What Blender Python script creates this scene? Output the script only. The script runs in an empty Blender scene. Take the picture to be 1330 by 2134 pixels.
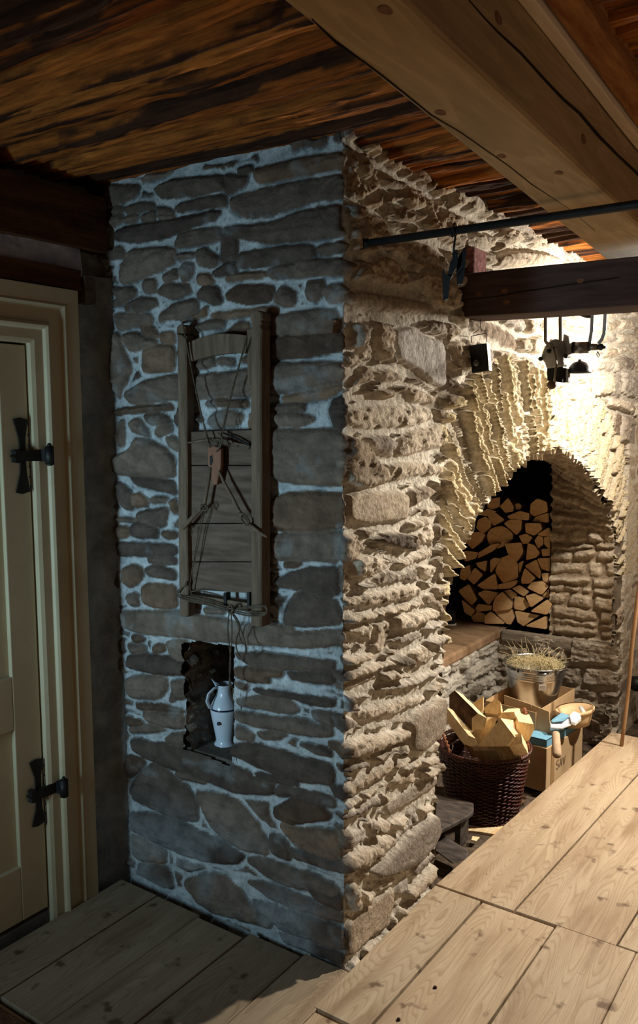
import bpy, bmesh, math, random
import numpy as np
from mathutils import Vector, Matrix

# ------------------------------------------------------------------ camera
FPX, YAW, PITCH, ROLL = 1716.4, -.60843, -.10397, -.0052
CAM = np.array([1.18, -1.8066, 1.5007])
PW, PH = 1330, 2134
_f = np.array([math.sin(YAW)*math.cos(PITCH), math.cos(YAW)*math.cos(PITCH), math.sin(PITCH)])
_r = np.cross(_f, [0, 0, 1]); _r /= np.linalg.norm(_r); _u = np.cross(_r, _f)
_c, _s = math.cos(ROLL), math.sin(ROLL)
CR, CU, CF = _c*_r+_s*_u, -_s*_r+_c*_u, _f

def at(px, py, axis, val):
    """point of the real plane (axis = val) that the photo shows at pixel px, py"""
    d = CF+(px-PW/2)/FPX*CR-(py-PH/2)/FPX*CU
    t = (val-CAM[axis])/d[axis]
    return CAM+t*d

sc = bpy.context.scene
col = sc.collection
cd = bpy.data.cameras.new('camera'); cam = bpy.data.objects.new('camera', cd); col.objects.link(cam)
M = Matrix(((CR[0], CU[0], -CF[0], CAM[0]), (CR[1], CU[1], -CF[1], CAM[1]), (CR[2], CU[2], -CF[2], CAM[2]), (0, 0, 0, 1)))
cam.matrix_world = M
cd.sensor_fit = 'VERTICAL'; cd.sensor_height = 36; cd.lens = 36*FPX/PH
cd.clip_start = .05; cd.clip_end = 100
sc.camera = cam
sc.view_settings.view_transform = 'Standard'; sc.view_settings.look = 'None'
sc.view_settings.gamma = 1; sc.view_settings.exposure = 0.0; sc.view_settings.use_curve_mapping = False

# ------------------------------------------------------------------ light
w = bpy.data.worlds.new('world'); sc.world = w; w.use_nodes = True
w.node_tree.nodes['Background'].inputs[0].default_value = (1.0, .80, .58, 1)
w.node_tree.nodes['Background'].inputs[1].default_value = .10

def lamp(name, kind, loc, energy, color, size, target=None, size_y=None, spot=None, blend=.5):
    l = bpy.data.lights.new(name, kind); l.energy = energy; l.color = color
    if kind == 'AREA':
        l.size = size
        l.spread = math.radians(88)
        if size_y: l.shape = 'RECTANGLE'; l.size_y = size_y
    else: l.shadow_soft_size = size
    if spot: l.spot_size = spot; l.spot_blend = blend
    o = bpy.data.objects.new(name, l); col.objects.link(o); o.location = loc
    if target is not None:
        o.rotation_euler = (Vector(target)-Vector(loc)).to_track_quat('-Z', 'Y').to_euler()
    return o
WARM = (1.0, .925, .80)
lamp('lamp_light', 'POINT', (.50, 1.78, 1.885), 72, WARM, .03)
lamp('added_spot_light', 'SPOT', (1.18, 2.08, 1.97), 340, WARM, .04, target=(.15, .75, .2), spot=math.radians(100), blend=.8)  # added spot out of view, brightens the hearth face and floor
lamp('added_fill_light', 'POINT', (1.75, -.1, 1.95), 1.6, WARM, .25)  # added warm fill from the right, not an actual room lamp
lamp('window_daylight', 'AREA', (-.74, -2.1, 1.02), 6.8, (.52, .82, 1.0), .22, target=(-.45, 0, 1.15), size_y=.6)

# ------------------------------------------------------------------ helpers
rng = np.random.default_rng(7)
random.seed(5)
def lin(h):
    if isinstance(h, str):
        h = h.lstrip('#'); c = [int(h[i:i+2], 16)/255 for i in (0, 2, 4)]
    else: c = [v/255 for v in h]
    return tuple(v/12.92 if v <= .04045 else ((v+.055)/1.055)**2.4 for v in c)

def _h(ix, iy, seed):
    n = (ix.astype(np.int64)*374761393+iy.astype(np.int64)*668265263+seed*1274126177) & 0x7fffffff
    n = ((n ^ (n >> 13))*1274126177) & 0x7fffffff
    n = (n ^ (n >> 16)) & 0xffffff
    return n/float(0xffffff)
def vn(x, y, seed=0):
    x = np.asarray(x, float); y = np.asarray(y, float)
    x0 = np.floor(x); y0 = np.floor(y); fx = x-x0; fy = y-y0
    fx = fx*fx*(3-2*fx); fy = fy*fy*(3-2*fy)
    a = _h(x0, y0, seed); b = _h(x0+1, y0, seed); c = _h(x0, y0+1, seed); d = _h(x0+1, y0+1, seed)
    return (a*(1-fx)+b*fx)*(1-fy)+(c*(1-fx)+d*fx)*fy
def fbm(x, y, seed=0, octv=4, gain=.5):
    t = 0; a = 1; s = 0
    for i in range(octv):
        t = t+a*vn(x*2**i, y*2**i, seed+i*17); s += a; a *= gain
    return t/s*2-1
def ss(x, a=0, b=1):
    t = np.clip((x-a)/(b-a), 0, 1); return t*t*(3-2*t)

def facets(x, y, seed, jit=.9):
    """broken-stone relief: every cell is a small tilted plane"""
    x0 = np.floor(x); y0 = np.floor(y); best = np.full(x.shape, 1e9); h = np.zeros(x.shape)
    for i in (-1, 0, 1):
        for j in (-1, 0, 1):
            cx, cy = x0+i, y0+j
            dx = x-(cx+.5+jit*(_h(cx, cy, seed)-.5)); dy = y-(cy+.5+jit*(_h(cx, cy, seed+1)-.5)); d = dx*dx+dy*dy
            v = (_h(cx, cy, seed+2)-.5)*1.4+(_h(cx, cy, seed+3)-.5)*2.2*dx+(_h(cx, cy, seed+4)-.5)*2.2*dy
            m = d < best; best = np.where(m, d, best); h = np.where(m, v, h)
    return h

def chaikin(p, n=2, k=.22):
    p = np.array(p, float)
    for _ in range(n):
        q = np.roll(p, -1, 0)
        p = np.stack([p*(1-k)+q*k, p*k+q*(1-k)], 1).reshape(-1, 2)
    return p
def poly_sdf(X, Y, P):
    d = np.full(X.shape, 1e9); ins = np.zeros(X.shape, bool)
    Q = np.roll(P, -1, 0)
    for (ax, ay), (bx, by) in zip(P, Q):
        ex, ey = bx-ax, by-ay; wx, wy = X-ax, Y-ay
        t = np.clip((wx*ex+wy*ey)/(ex*ex+ey*ey+1e-12), 0, 1)
        d = np.minimum(d, (wx-ex*t)**2+(wy-ey*t)**2)
        c = (ay > Y) != (by > Y)
        with np.errstate(divide='ignore', invalid='ignore'):
            ins ^= c & (X < ex*(Y-ay)/(by-ay+1e-15)+ax)
    d = np.sqrt(d); return np.where(ins, -d, d)

def courses(U, V, seed, hmin, hmax, lmin, lmax, gap, wob=.012):
    """irregular coursed rubble: signed distance to stones and stone ids"""
    r = np.random.default_rng(seed)
    Vw = V+wob*fbm(U*3, V*2, seed, 3)+.35*wob*fbm(U*25, V*25, seed+3, 2); Uw = U+wob*fbm(U*6+9, V*9, seed+5, 3)
    v0, v1 = Vw.min(), Vw.max(); ed = [v0-.01]
    while ed[-1] < v1+.01: ed.append(ed[-1]+r.uniform(hmin, hmax))
    ed = np.array(ed); k = np.clip(np.searchsorted(ed, Vw)-1, 0, len(ed)-2)
    D = np.full(U.shape, 1e9); ID = np.zeros(U.shape, int)
    u0, u1 = Uw.min(), Uw.max()
    for i in range(len(ed)-1):
        m = k == i
        ue = [u0-r.uniform(0, lmax)]
        while ue[-1] < u1+.01: ue.append(ue[-1]+r.uniform(lmin, lmax)*r.uniform(.6, 1.3))
        if not m.any(): continue
        ue = np.array(ue); uu = Uw[m]; vv = Vw[m]
        j = np.clip(np.searchsorted(ue, uu)-1, 0, len(ue)-2)
        g = gap*(.5+1.0*_h(j*1.0, np.full(j.shape, i*1.0), seed))
        du = np.abs(uu-(ue[j]+ue[j+1])/2)-(ue[j+1]-ue[j])/2+g/2
        sh = (_h(j*1., np.full(j.shape, i+77.), seed+1)-.5)*.25*(ed[i+1]-ed[i])
        dv = np.abs(vv-(ed[i]+ed[i+1])/2)-(ed[i+1]-ed[i])/2+g/2+np.abs(sh)*.3
        rr = np.minimum(.02, (ed[i+1]-ed[i])*.3)
        D[m] = np.minimum(np.maximum(du+rr, dv+rr), 0)+np.hypot(np.maximum(du+rr, 0), np.maximum(dv+rr, 0))-rr
        ID[m] = i*997+j
    return D, ID

def grid_mesh(name, P, keep, C, mat, smooth=True, parent=None):
    nu, nv = P.shape[:2]
    idx = np.arange(nu*nv).reshape(nu, nv)
    q = np.stack([idx[:-1, :-1], idx[1:, :-1], idx[1:, 1:], idx[:-1, 1:]], -1).reshape(-1, 4)
    if keep is not None: q = q[keep.reshape(-1)]
    used = np.zeros(nu*nv, bool); used[q.reshape(-1)] = True
    remap = np.cumsum(used)-1; q = remap[q]
    V = P.reshape(-1, 3)[used]; Cc = C.reshape(-1, 3)[used]
    me = bpy.data.meshes.new(name)
    me.vertices.add(len(V)); me.vertices.foreach_set('co', V.astype(np.float32).ravel())
    me.loops.add(q.size); me.loops.foreach_set('vertex_index', q.astype(np.int32).ravel())
    me.polygons.add(len(q)); me.polygons.foreach_set('loop_start', np.arange(0, q.size, 4, dtype=np.int32))
    me.update(calc_edges=True)
    me.polygons.foreach_set('use_smooth', np.full(len(q), smooth))
    a = me.color_attributes.new('Col', 'FLOAT_COLOR', 'POINT')
    rgba = np.ones((len(V), 4), np.float32); rgba[:, :3] = Cc
    a.data.foreach_set('color', rgba.ravel())
    me.materials.append(mat)
    o = bpy.data.objects.new(name, me); col.objects.link(o)
    if parent: o.parent = parent
    return o

def relief(P, Hh):
    """displace a grid along its normals"""
    du = np.gradient(P, axis=0); dv = np.gradient(P, axis=1)
    n = np.cross(du, dv); n /= np.linalg.norm(n, axis=-1, keepdims=True)+1e-12
    return P+n*Hh[..., None]

# ---- materials
MATS = {}
def mat(name, c1=None, c2=None, scale=(1, 1, 1), ns=8, detail=6, dist=0, rough=.8, metal=0, bump=.2, bs=60, bdist=.004,
        attr=False, lo=.35, hi=.65, coords='Object', wave=None, spec=.3, c3=None, s3=3, t3=(.6, .75), trans=0, c4=None, s4=9, t4=(.64, .70)):
    if name in MATS: return MATS[name]
    m = bpy.data.materials.new(name); m.use_nodes = True; nt = m.node_tree; N = nt.nodes; L = nt.links
    b = N['Principled BSDF']; b.inputs['Roughness'].default_value = rough; b.inputs['Metallic'].default_value = metal
    b.inputs['Specular IOR Level'].default_value = spec
    if trans: b.inputs['Transmission Weight'].default_value = trans
    tc = N.new('ShaderNodeTexCoord'); mp = N.new('ShaderNodeMapping'); mp.inputs['Scale'].default_value = scale
    L.new(tc.outputs[coords], mp.inputs[0])
    vec = mp.outputs[0]; at_ = None
    if attr:
        at_ = N.new('ShaderNodeVertexColor'); at_.layer_name = 'Col'
    nz = N.new('ShaderNodeTexNoise'); nz.inputs['Scale'].default_value = ns; nz.inputs['Detail'].default_value = detail
    nz.inputs['Distortion'].default_value = dist; nz.inputs['Roughness'].default_value = .62
    L.new(vec, nz.inputs['Vector']); fac = nz.outputs[0]
    mr = N.new('ShaderNodeMapRange'); mr.inputs[1].default_value = lo; mr.inputs[2].default_value = hi; L.new(fac, mr.inputs[0])
    fac = mr.outputs[0]
    if wave:
        wv = N.new('ShaderNodeTexNoise'); wv.inputs['Scale'].default_value = wave[0]; wv.inputs['Detail'].default_value = 1.5
        L.new(vec, wv.inputs['Vector'])
        mu = N.new('ShaderNodeMath'); mu.operation = 'MULTIPLY'; mu.inputs[1].default_value = wave[1]; L.new(wv.outputs[0], mu.inputs[0])
        fr = N.new('ShaderNodeMath'); fr.operation = 'FRACT'; L.new(mu.outputs[0], fr.inputs[0])
        pw = N.new('ShaderNodeMapRange'); pw.inputs[1].default_value = .55; pw.inputs[2].default_value = .98; L.new(fr.outputs[0], pw.inputs[0])
        ma = N.new('ShaderNodeMath'); ma.operation = 'MULTIPLY_ADD'; ma.inputs[1].default_value = wave[2]
        L.new(pw.outputs[0], ma.inputs[0]); ms = N.new('ShaderNodeMath'); ms.operation = 'MULTIPLY'; ms.inputs[1].default_value = 1-wave[2]*.5
        L.new(fac, ms.inputs[0]); L.new(ms.outputs[0], ma.inputs[2]); fac = ma.outputs[0]
    mx = N.new('ShaderNodeMix'); mx.data_type = 'RGBA'; L.new(fac, mx.inputs[0]); mx.clamp_factor = True
    mx.inputs[6].default_value = (*lin(c1), 1); mx.inputs[7].default_value = (*lin(c2 or c1), 1)
    out = mx.outputs[2]
    if c3:
        n3 = N.new('ShaderNodeTexNoise'); n3.inputs['Scale'].default_value = s3; n3.inputs['Detail'].default_value = 4; L.new(vec, n3.inputs['Vector'])
        r3 = N.new('ShaderNodeMapRange'); r3.inputs[1].default_value = t3[0]; r3.inputs[2].default_value = t3[1]; L.new(n3.outputs[0], r3.inputs[0])
        m3 = N.new('ShaderNodeMix'); m3.data_type = 'RGBA'; L.new(r3.outputs[0], m3.inputs[0]); L.new(out, m3.inputs[6]); m3.inputs[7].default_value = (*lin(c3), 1)
        out = m3.outputs[2]
    if c4:
        n3 = N.new('ShaderNodeTexNoise'); n3.inputs['Scale'].default_value = s4; n3.inputs['Detail'].default_value = 5; L.new(tc.outputs[coords], n3.inputs['Vector'])
        r3 = N.new('ShaderNodeMapRange'); r3.inputs[1].default_value = t4[0]; r3.inputs[2].default_value = t4[1]; L.new(n3.outputs[0], r3.inputs[0])
        m3 = N.new('ShaderNodeMix'); m3.data_type = 'RGBA'; L.new(r3.outputs[0], m3.inputs[0]); L.new(out, m3.inputs[6]); m3.inputs[7].default_value = (*lin(c4), 1)
        out = m3.outputs[2]
    if attr:
        mm = N.new('ShaderNodeMix'); mm.data_type = 'RGBA'; mm.blend_type = 'MULTIPLY'; mm.inputs[0].default_value = 1
        L.new(out, mm.inputs[6]); L.new(at_.outputs[0], mm.inputs[7]); out = mm.outputs[2]
    L.new(out, b.inputs['Base Color'])
    if bump:
        nb = N.new('ShaderNodeTexNoise'); nb.inputs['Scale'].default_value = bs; nb.inputs['Detail'].default_value = 6; L.new(vec, nb.inputs['Vector'])
        nb.inputs['Roughness'].default_value = .65
        bp = N.new('ShaderNodeBump'); bp.inputs['Strength'].default_value = bump; bp.inputs['Distance'].default_value = bdist
        L.new(nb.outputs[0], bp.inputs['Height']); L.new(bp.outputs[0], b.inputs['Normal'])
    MATS[name] = m; return m

m_rough = mat('stone_crumbly', (206, 203, 198), (255, 255, 255), ns=75, detail=10, rough=.95, bump=.8, bs=85, bdist=.010, attr=True, spec=.1)
m_stone = mat('stone', (205, 205, 205), (255, 255, 255), ns=22, detail=8, rough=.92, bump=1.0, bs=90, bdist=.006, attr=True, spec=.15)
m_logs = mat('ceiling_logs', (150, 150, 150), (255, 255, 255), scale=(1.2, 14, 14), ns=5, detail=8, rough=.85, bump=.9, bs=14, bdist=.006, attr=True, spec=.2)
m_floor = mat('floor_wood', (204, 186, 160), (172, 150, 122), scale=(11, 1.5, 1), ns=1.6, detail=9, rough=.62, bump=.5, bs=10, bdist=.003,
              wave=(.6, 58, .60), attr=True, c3=(158, 134, 108), s3=1.7, t3=(.54, .74), c4=(120, 98, 78), s4=13, t4=(.62, .70), spec=.25)
m_beam = mat('pale_beam_wood', (152, 124, 88), (180, 150, 110), scale=(9, 1.1, 9), ns=3, detail=8, rough=.75, bump=.3, bs=12, bdist=.002,
             wave=(.9, 14, .45), spec=.2)
m_bat = mat('batten_wood', (216, 190, 160), (230, 206, 176), scale=(20, 2, 20), ns=3, rough=.8, bump=.2)
m_dark = mat('dark_beam_wood', (58, 44, 42), (84, 66, 60), scale=(1.3, 14, 14), ns=3, detail=8, rough=.8, bump=.5, bs=12, bdist=.003, spec=.2)
m_darkw = mat('dark_wall_wood', (66, 44, 28), (100, 68, 44), scale=(14, 1.5, 14), ns=3, detail=8, rough=.85, bump=.5, bs=12, bdist=.003, spec=.15)
m_sled = mat('weathered_wood', (92, 76, 62), (124, 106, 88), scale=(14, 14, 1.5), ns=4, detail=8, rough=.85, bump=.6, bs=14, bdist=.003, spec=.2)
m_board = mat('weathered_board', (80, 65, 54), (114, 96, 82), scale=(2, 10, 14), ns=3, detail=8, rough=.85, bump=.5, bs=12, bdist=.003, spec=.2, c3=(60, 54, 50), s3=2)
m_paint = mat('cream_paint', (182, 170, 140), (192, 181, 150), ns=4, rough=.5, bump=.12, bs=25, spec=.35, c3=(168, 155, 126), s3=2.5)
m_iron = mat('black_iron', (15, 14, 14), (28, 26, 25), ns=20, rough=.55, metal=.2, bump=.4, bs=60, spec=.5)
m_rope = mat('old_rope', (72, 62, 52), (100, 88, 74), ns=60, rough=.9, bump=.6, bs=250, spec=.1)
m_twine = mat('pale_twine', (150, 134, 110), (180, 160, 130), ns=60, rough=.9, bump=.6, bs=250, spec=.1)
m_toggle = mat('pulley_wood', (120, 82, 62), (140, 98, 76), scale=(8, 8, 2), ns=5, rough=.7, bump=.2)
m_plaster = mat('plaster_grey', (136, 138, 138), (176, 176, 172), ns=14, rough=.95, bump=1., bs=50, bdist=.01, attr=True, spec=.1)
m_plain = mat('plain_plaster', (150, 138, 122), (168, 156, 140), ns=6, rough=.95, bump=.6, bs=30, bdist=.008, spec=.1)
m_lime = mat('old_limewash', (150, 152, 168), (190, 190, 204), ns=9, rough=.95, bump=.5, bs=40, spec=.1)
m_enamel = mat('white_enamel', (205, 216, 228), (214, 224, 234), ns=4, rough=.22, bump=.02, spec=.5)
m_navy = mat('navy_enamel', (34, 40, 58), ns=4, rough=.3, bump=0)
m_split = mat('split_wood', (222, 190, 142), (248, 226, 184), scale=(3, 1, 1), ns=30, detail=8, rough=.8, bump=.6, bs=90, bdist=.003, spec=.15, c3=(220, 160, 100), s3=9, t3=(.58, .8))
m_splitd = mat('old_split_wood', (214, 172, 122), (240, 206, 158), ns=26, detail=8, rough=.85, bump=.6, bs=90, bdist=.003, spec=.15, c3=(200, 138, 82), s3=8, t3=(.5, .75))
m_bark = mat('bark', (78, 56, 40), (122, 92, 66), ns=20, detail=8, rough=.9, bump=.8, bs=60, bdist=.005, spec=.15)
m_wick = mat('dark_wicker', (46, 21, 16), (84, 40, 28), ns=14, detail=5, rough=.38, bump=.3, bs=80, spec=.5)
m_card = mat('cardboard', (186, 152, 112), (204, 172, 132), ns=5, rough=.85, bump=.1, bs=40, spec=.15)
m_blue = mat('blue_card', (110, 160, 186), (122, 170, 194), ns=5, rough=.6, bump=.05)
m_paper = mat('newsprint', (226, 224, 220), (196, 198, 204), ns=40, detail=8, rough=.8, bump=.1, lo=.45, hi=.6)
m_zinc = mat('galvanised_steel', (170, 176, 180), (205, 210, 214), ns=9, detail=3, rough=.24, metal=1, bump=.05, bs=15)
m_steel = mat('dull_steel', (118, 110, 100), (150, 142, 130), ns=15, rough=.42, metal=.8, bump=.15, bs=50)
m_gmet = mat('dark_steel', (70, 72, 76), (96, 98, 102), ns=15, rough=.38, metal=.8, bump=.1, bs=50)
m_hay = mat('hay', (204, 184, 136), (228, 210, 164), ns=60, rough=.8, bump=0)
m_white = mat('white_label', (236, 236, 236), ns=5, rough=.6, bump=0)
m_black = mat('black_metal', (16, 15, 15), (26, 25, 24), ns=20, rough=.5, metal=0, bump=.1)
m_lens = mat('smoked_lens', (70, 70, 68), (90, 90, 86), ns=3, rough=.12, bump=0, spec=.8)
m_brist = mat('black_bristle', (22, 24, 30), (48, 52, 62), ns=120, rough=.7, bump=1., bs=300)
m_brick = mat('pink_pumice', (176, 120, 116), (110, 66, 64), ns=70, rough=.95, bump=1., bs=160, bdist=.006)
m_stick = mat('stick_wood', (132, 98, 64), (166, 128, 90), scale=(12, 12, 1), ns=4, rough=.6, bump=.3, bs=20)
m_rust = mat('rusty_wood', (178, 152, 124), (196, 170, 142), scale=(10, 10, 1.5), ns=5, rough=.8, bump=.4)
m_ink = mat('faded_print', (128, 104, 78), ns=5, rough=.9, bump=0)
m_soil = mat('pit_earth', (70, 58, 48), (104, 88, 72), ns=30, detail=8, rough=.95, bump=1, bs=60, bdist=.01)
m_slab = mat('hearth_slab', (124, 98, 72), (158, 128, 98), scale=(1, 2, 1), ns=9, rough=.85, bump=.5, bs=40)
m_lichen = mat('pale_slate', (96, 94, 90), (120, 118, 112), scale=(2, 2, 8), ns=10, rough=.9, bump=.8, bs=40)

class MB:
    def __init__(s): s.v = []; s.f = []; s.m = []; s.sm = []
    def add(s, V, F, mi=0, smooth=True):
        o = len(s.v); s.v += [tuple(map(float, v)) for v in V]; s.f += [[i+o for i in f] for f in F]
        s.m += [mi]*len(F); s.sm += [smooth]*len(F)
    def box(s, lo, hi, mi=0, mw=None, taper=None):
        x0, y0, z0 = lo; x1, y1, z1 = hi
        V = [(x0, y0, z0), (x1, y0, z0), (x1, y1, z0), (x0, y1, z0), (x0, y0, z1), (x1, y0, z1), (x1, y1, z1), (x0, y1, z1)]
        if mw is not None: V = [mw @ Vector(v) for v in V]
        s.add(V, [(0, 3, 2, 1), (4, 5, 6, 7), (0, 1, 5, 4), (1, 2, 6, 5), (2, 3, 7, 6), (3, 0, 4, 7)], mi, False)
    def hexa(s, V, mi=0):
        s.add(V, [(0, 3, 2, 1), (4, 5, 6, 7), (0, 1, 5, 4), (1, 2, 6, 5), (2, 3, 7, 6), (3, 0, 4, 7)], mi, False)
    def tube(s, pts, r, seg=8, mi=0, closed=False, caps=True, flat=1.0):
        pts = [Vector(p) for p in pts]; n = len(pts)
        rs = r if hasattr(r, '__len__') else [r]*n
        V = []; up = Vector((0, 0, 1)); pa = None
        for i, p in enumerate(pts):
            a = pts[(i-1) % n] if (closed or i) else p; b = pts[(i+1) % n] if (closed or i < n-1) else p
            t = (b-a); t = t.normalized() if t.length > 1e-9 else Vector((0, 0, 1))
            if pa is None:
                e = Vector((1, 0, 0)) if abs(t.x) < .8 else Vector((0, 0, 1)); x = t.cross(e).normalized()
            else:
                x = (pa-t*pa.dot(t)); x = x.normalized() if x.length > 1e-6 else t.orthogonal().normalized()
            pa = x; y = t.cross(x)
            for k in range(seg):
                an = 2*math.pi*k/seg; V.append(p+x*math.cos(an)*rs[i]+y*math.sin(an)*rs[i]*flat)
        F = []
        for i in range(n if closed else n-1):
            for k in range(seg):
                j = (i+1) % n; F.append((i*seg+k, i*seg+(k+1) % seg, j*seg+(k+1) % seg, j*seg+k))
        if caps and not closed: F.append(tuple(range(seg))[::-1]); F.append(tuple((n-1)*seg+k for k in range(seg)))
        s.add(V, F, mi)
    def lathe(s, prof, c=(0, 0, 0), seg=32, mi=0, mw=None, sx=1, sy=1):
        V = []; F = []
        for (r, z) in prof:
            for k in range(seg):
                a = 2*math.pi*k/seg; p = Vector((r*math.cos(a)*sx, r*math.sin(a)*sy, z))
                V.append((mw @ p) if mw is not None else p+Vector(c))
        for i in range(len(prof)-1):
            for k in range(seg):
                F.append((i*seg+k, i*seg+(k+1) % seg, (i+1)*seg+(k+1) % seg, (i+1)*seg+k))
        s.add(V, F, mi)
    def prism(s, poly, fn0, fn1, mi=0, mi_side=None, smooth_side=False):
        n = len(poly); V = [fn0(*p) for p in poly]+[fn1(*p) for p in poly]
        s.add(V, [tuple(range(n)), tuple(range(2*n-1, n-1, -1))], mi, False)
        s.add(V, [(i, i+n, (i+1) % n+n, (i+1) % n) for i in range(n)], mi if mi_side is None else mi_side, smooth_side)
    def build(s, name, mats, parent=None, bevel=0, bseg=2, loc=None, sub=0, autos=False):
        me = bpy.data.meshes.new(name)
        off = Vector(loc) if loc is not None else Vector((0, 0, 0))
        me.from_pydata([tuple(Vector(v)-off) for v in s.v], [], s.f)
        for m in (mats if isinstance(mats, (list, tuple)) else [mats]): me.materials.append(m)
        me.polygons.foreach_set('material_index', s.m); me.polygons.foreach_set('use_smooth', s.sm)
        bm = bmesh.new(); bm.from_mesh(me); bmesh.ops.recalc_face_normals(bm, faces=bm.faces); bm.to_mesh(me); bm.free()
        me.update()
        o = bpy.data.objects.new(name, me); col.objects.link(o)
        if loc is not None: o.location = off
        if parent is not None:
            o.parent = parent
            if loc is None: o.matrix_parent_inverse = Matrix.Identity(4); o.location = -Vector(parent.location) if parent.type == 'EMPTY' or True else o.location
        if bevel:
            b = o.modifiers.new('bevel', 'BEVEL'); b.width = bevel; b.segments = bseg; b.limit_method = 'ANGLE'
        if sub:
            b = o.modifiers.new('sub', 'SUBSURF'); b.levels = sub; b.render_levels = sub
        return o
def tag(o, label=None, cat=None, group=None, kind=None):
    if label: o['label'] = label
    if cat: o['category'] = cat
    if group: o['group'] = group
    if kind: o['kind'] = kind
    return o
def thing(name, loc, label, cat, group=None):
    o = bpy.data.objects.new(name, None); o.empty_display_size = .05; col.objects.link(o); o.location = loc
    return tag(o, label, cat, group)
def structure(o, label=None): o['kind'] = 'structure'; o['label'] = label or o.name.replace('_', ' '); return o
def part(parent, name, mb, mats, **k):
    """mesh given in world coordinates, parented to a thing that only has a location"""
    o = mb.build(name, mats, **k)
    p = parent; off = Vector((0, 0, 0))
    while p is not None: off += Vector(p.location); p = p.parent
    o.parent = parent; o.location = Vector(o.location)-off
    return o
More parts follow.
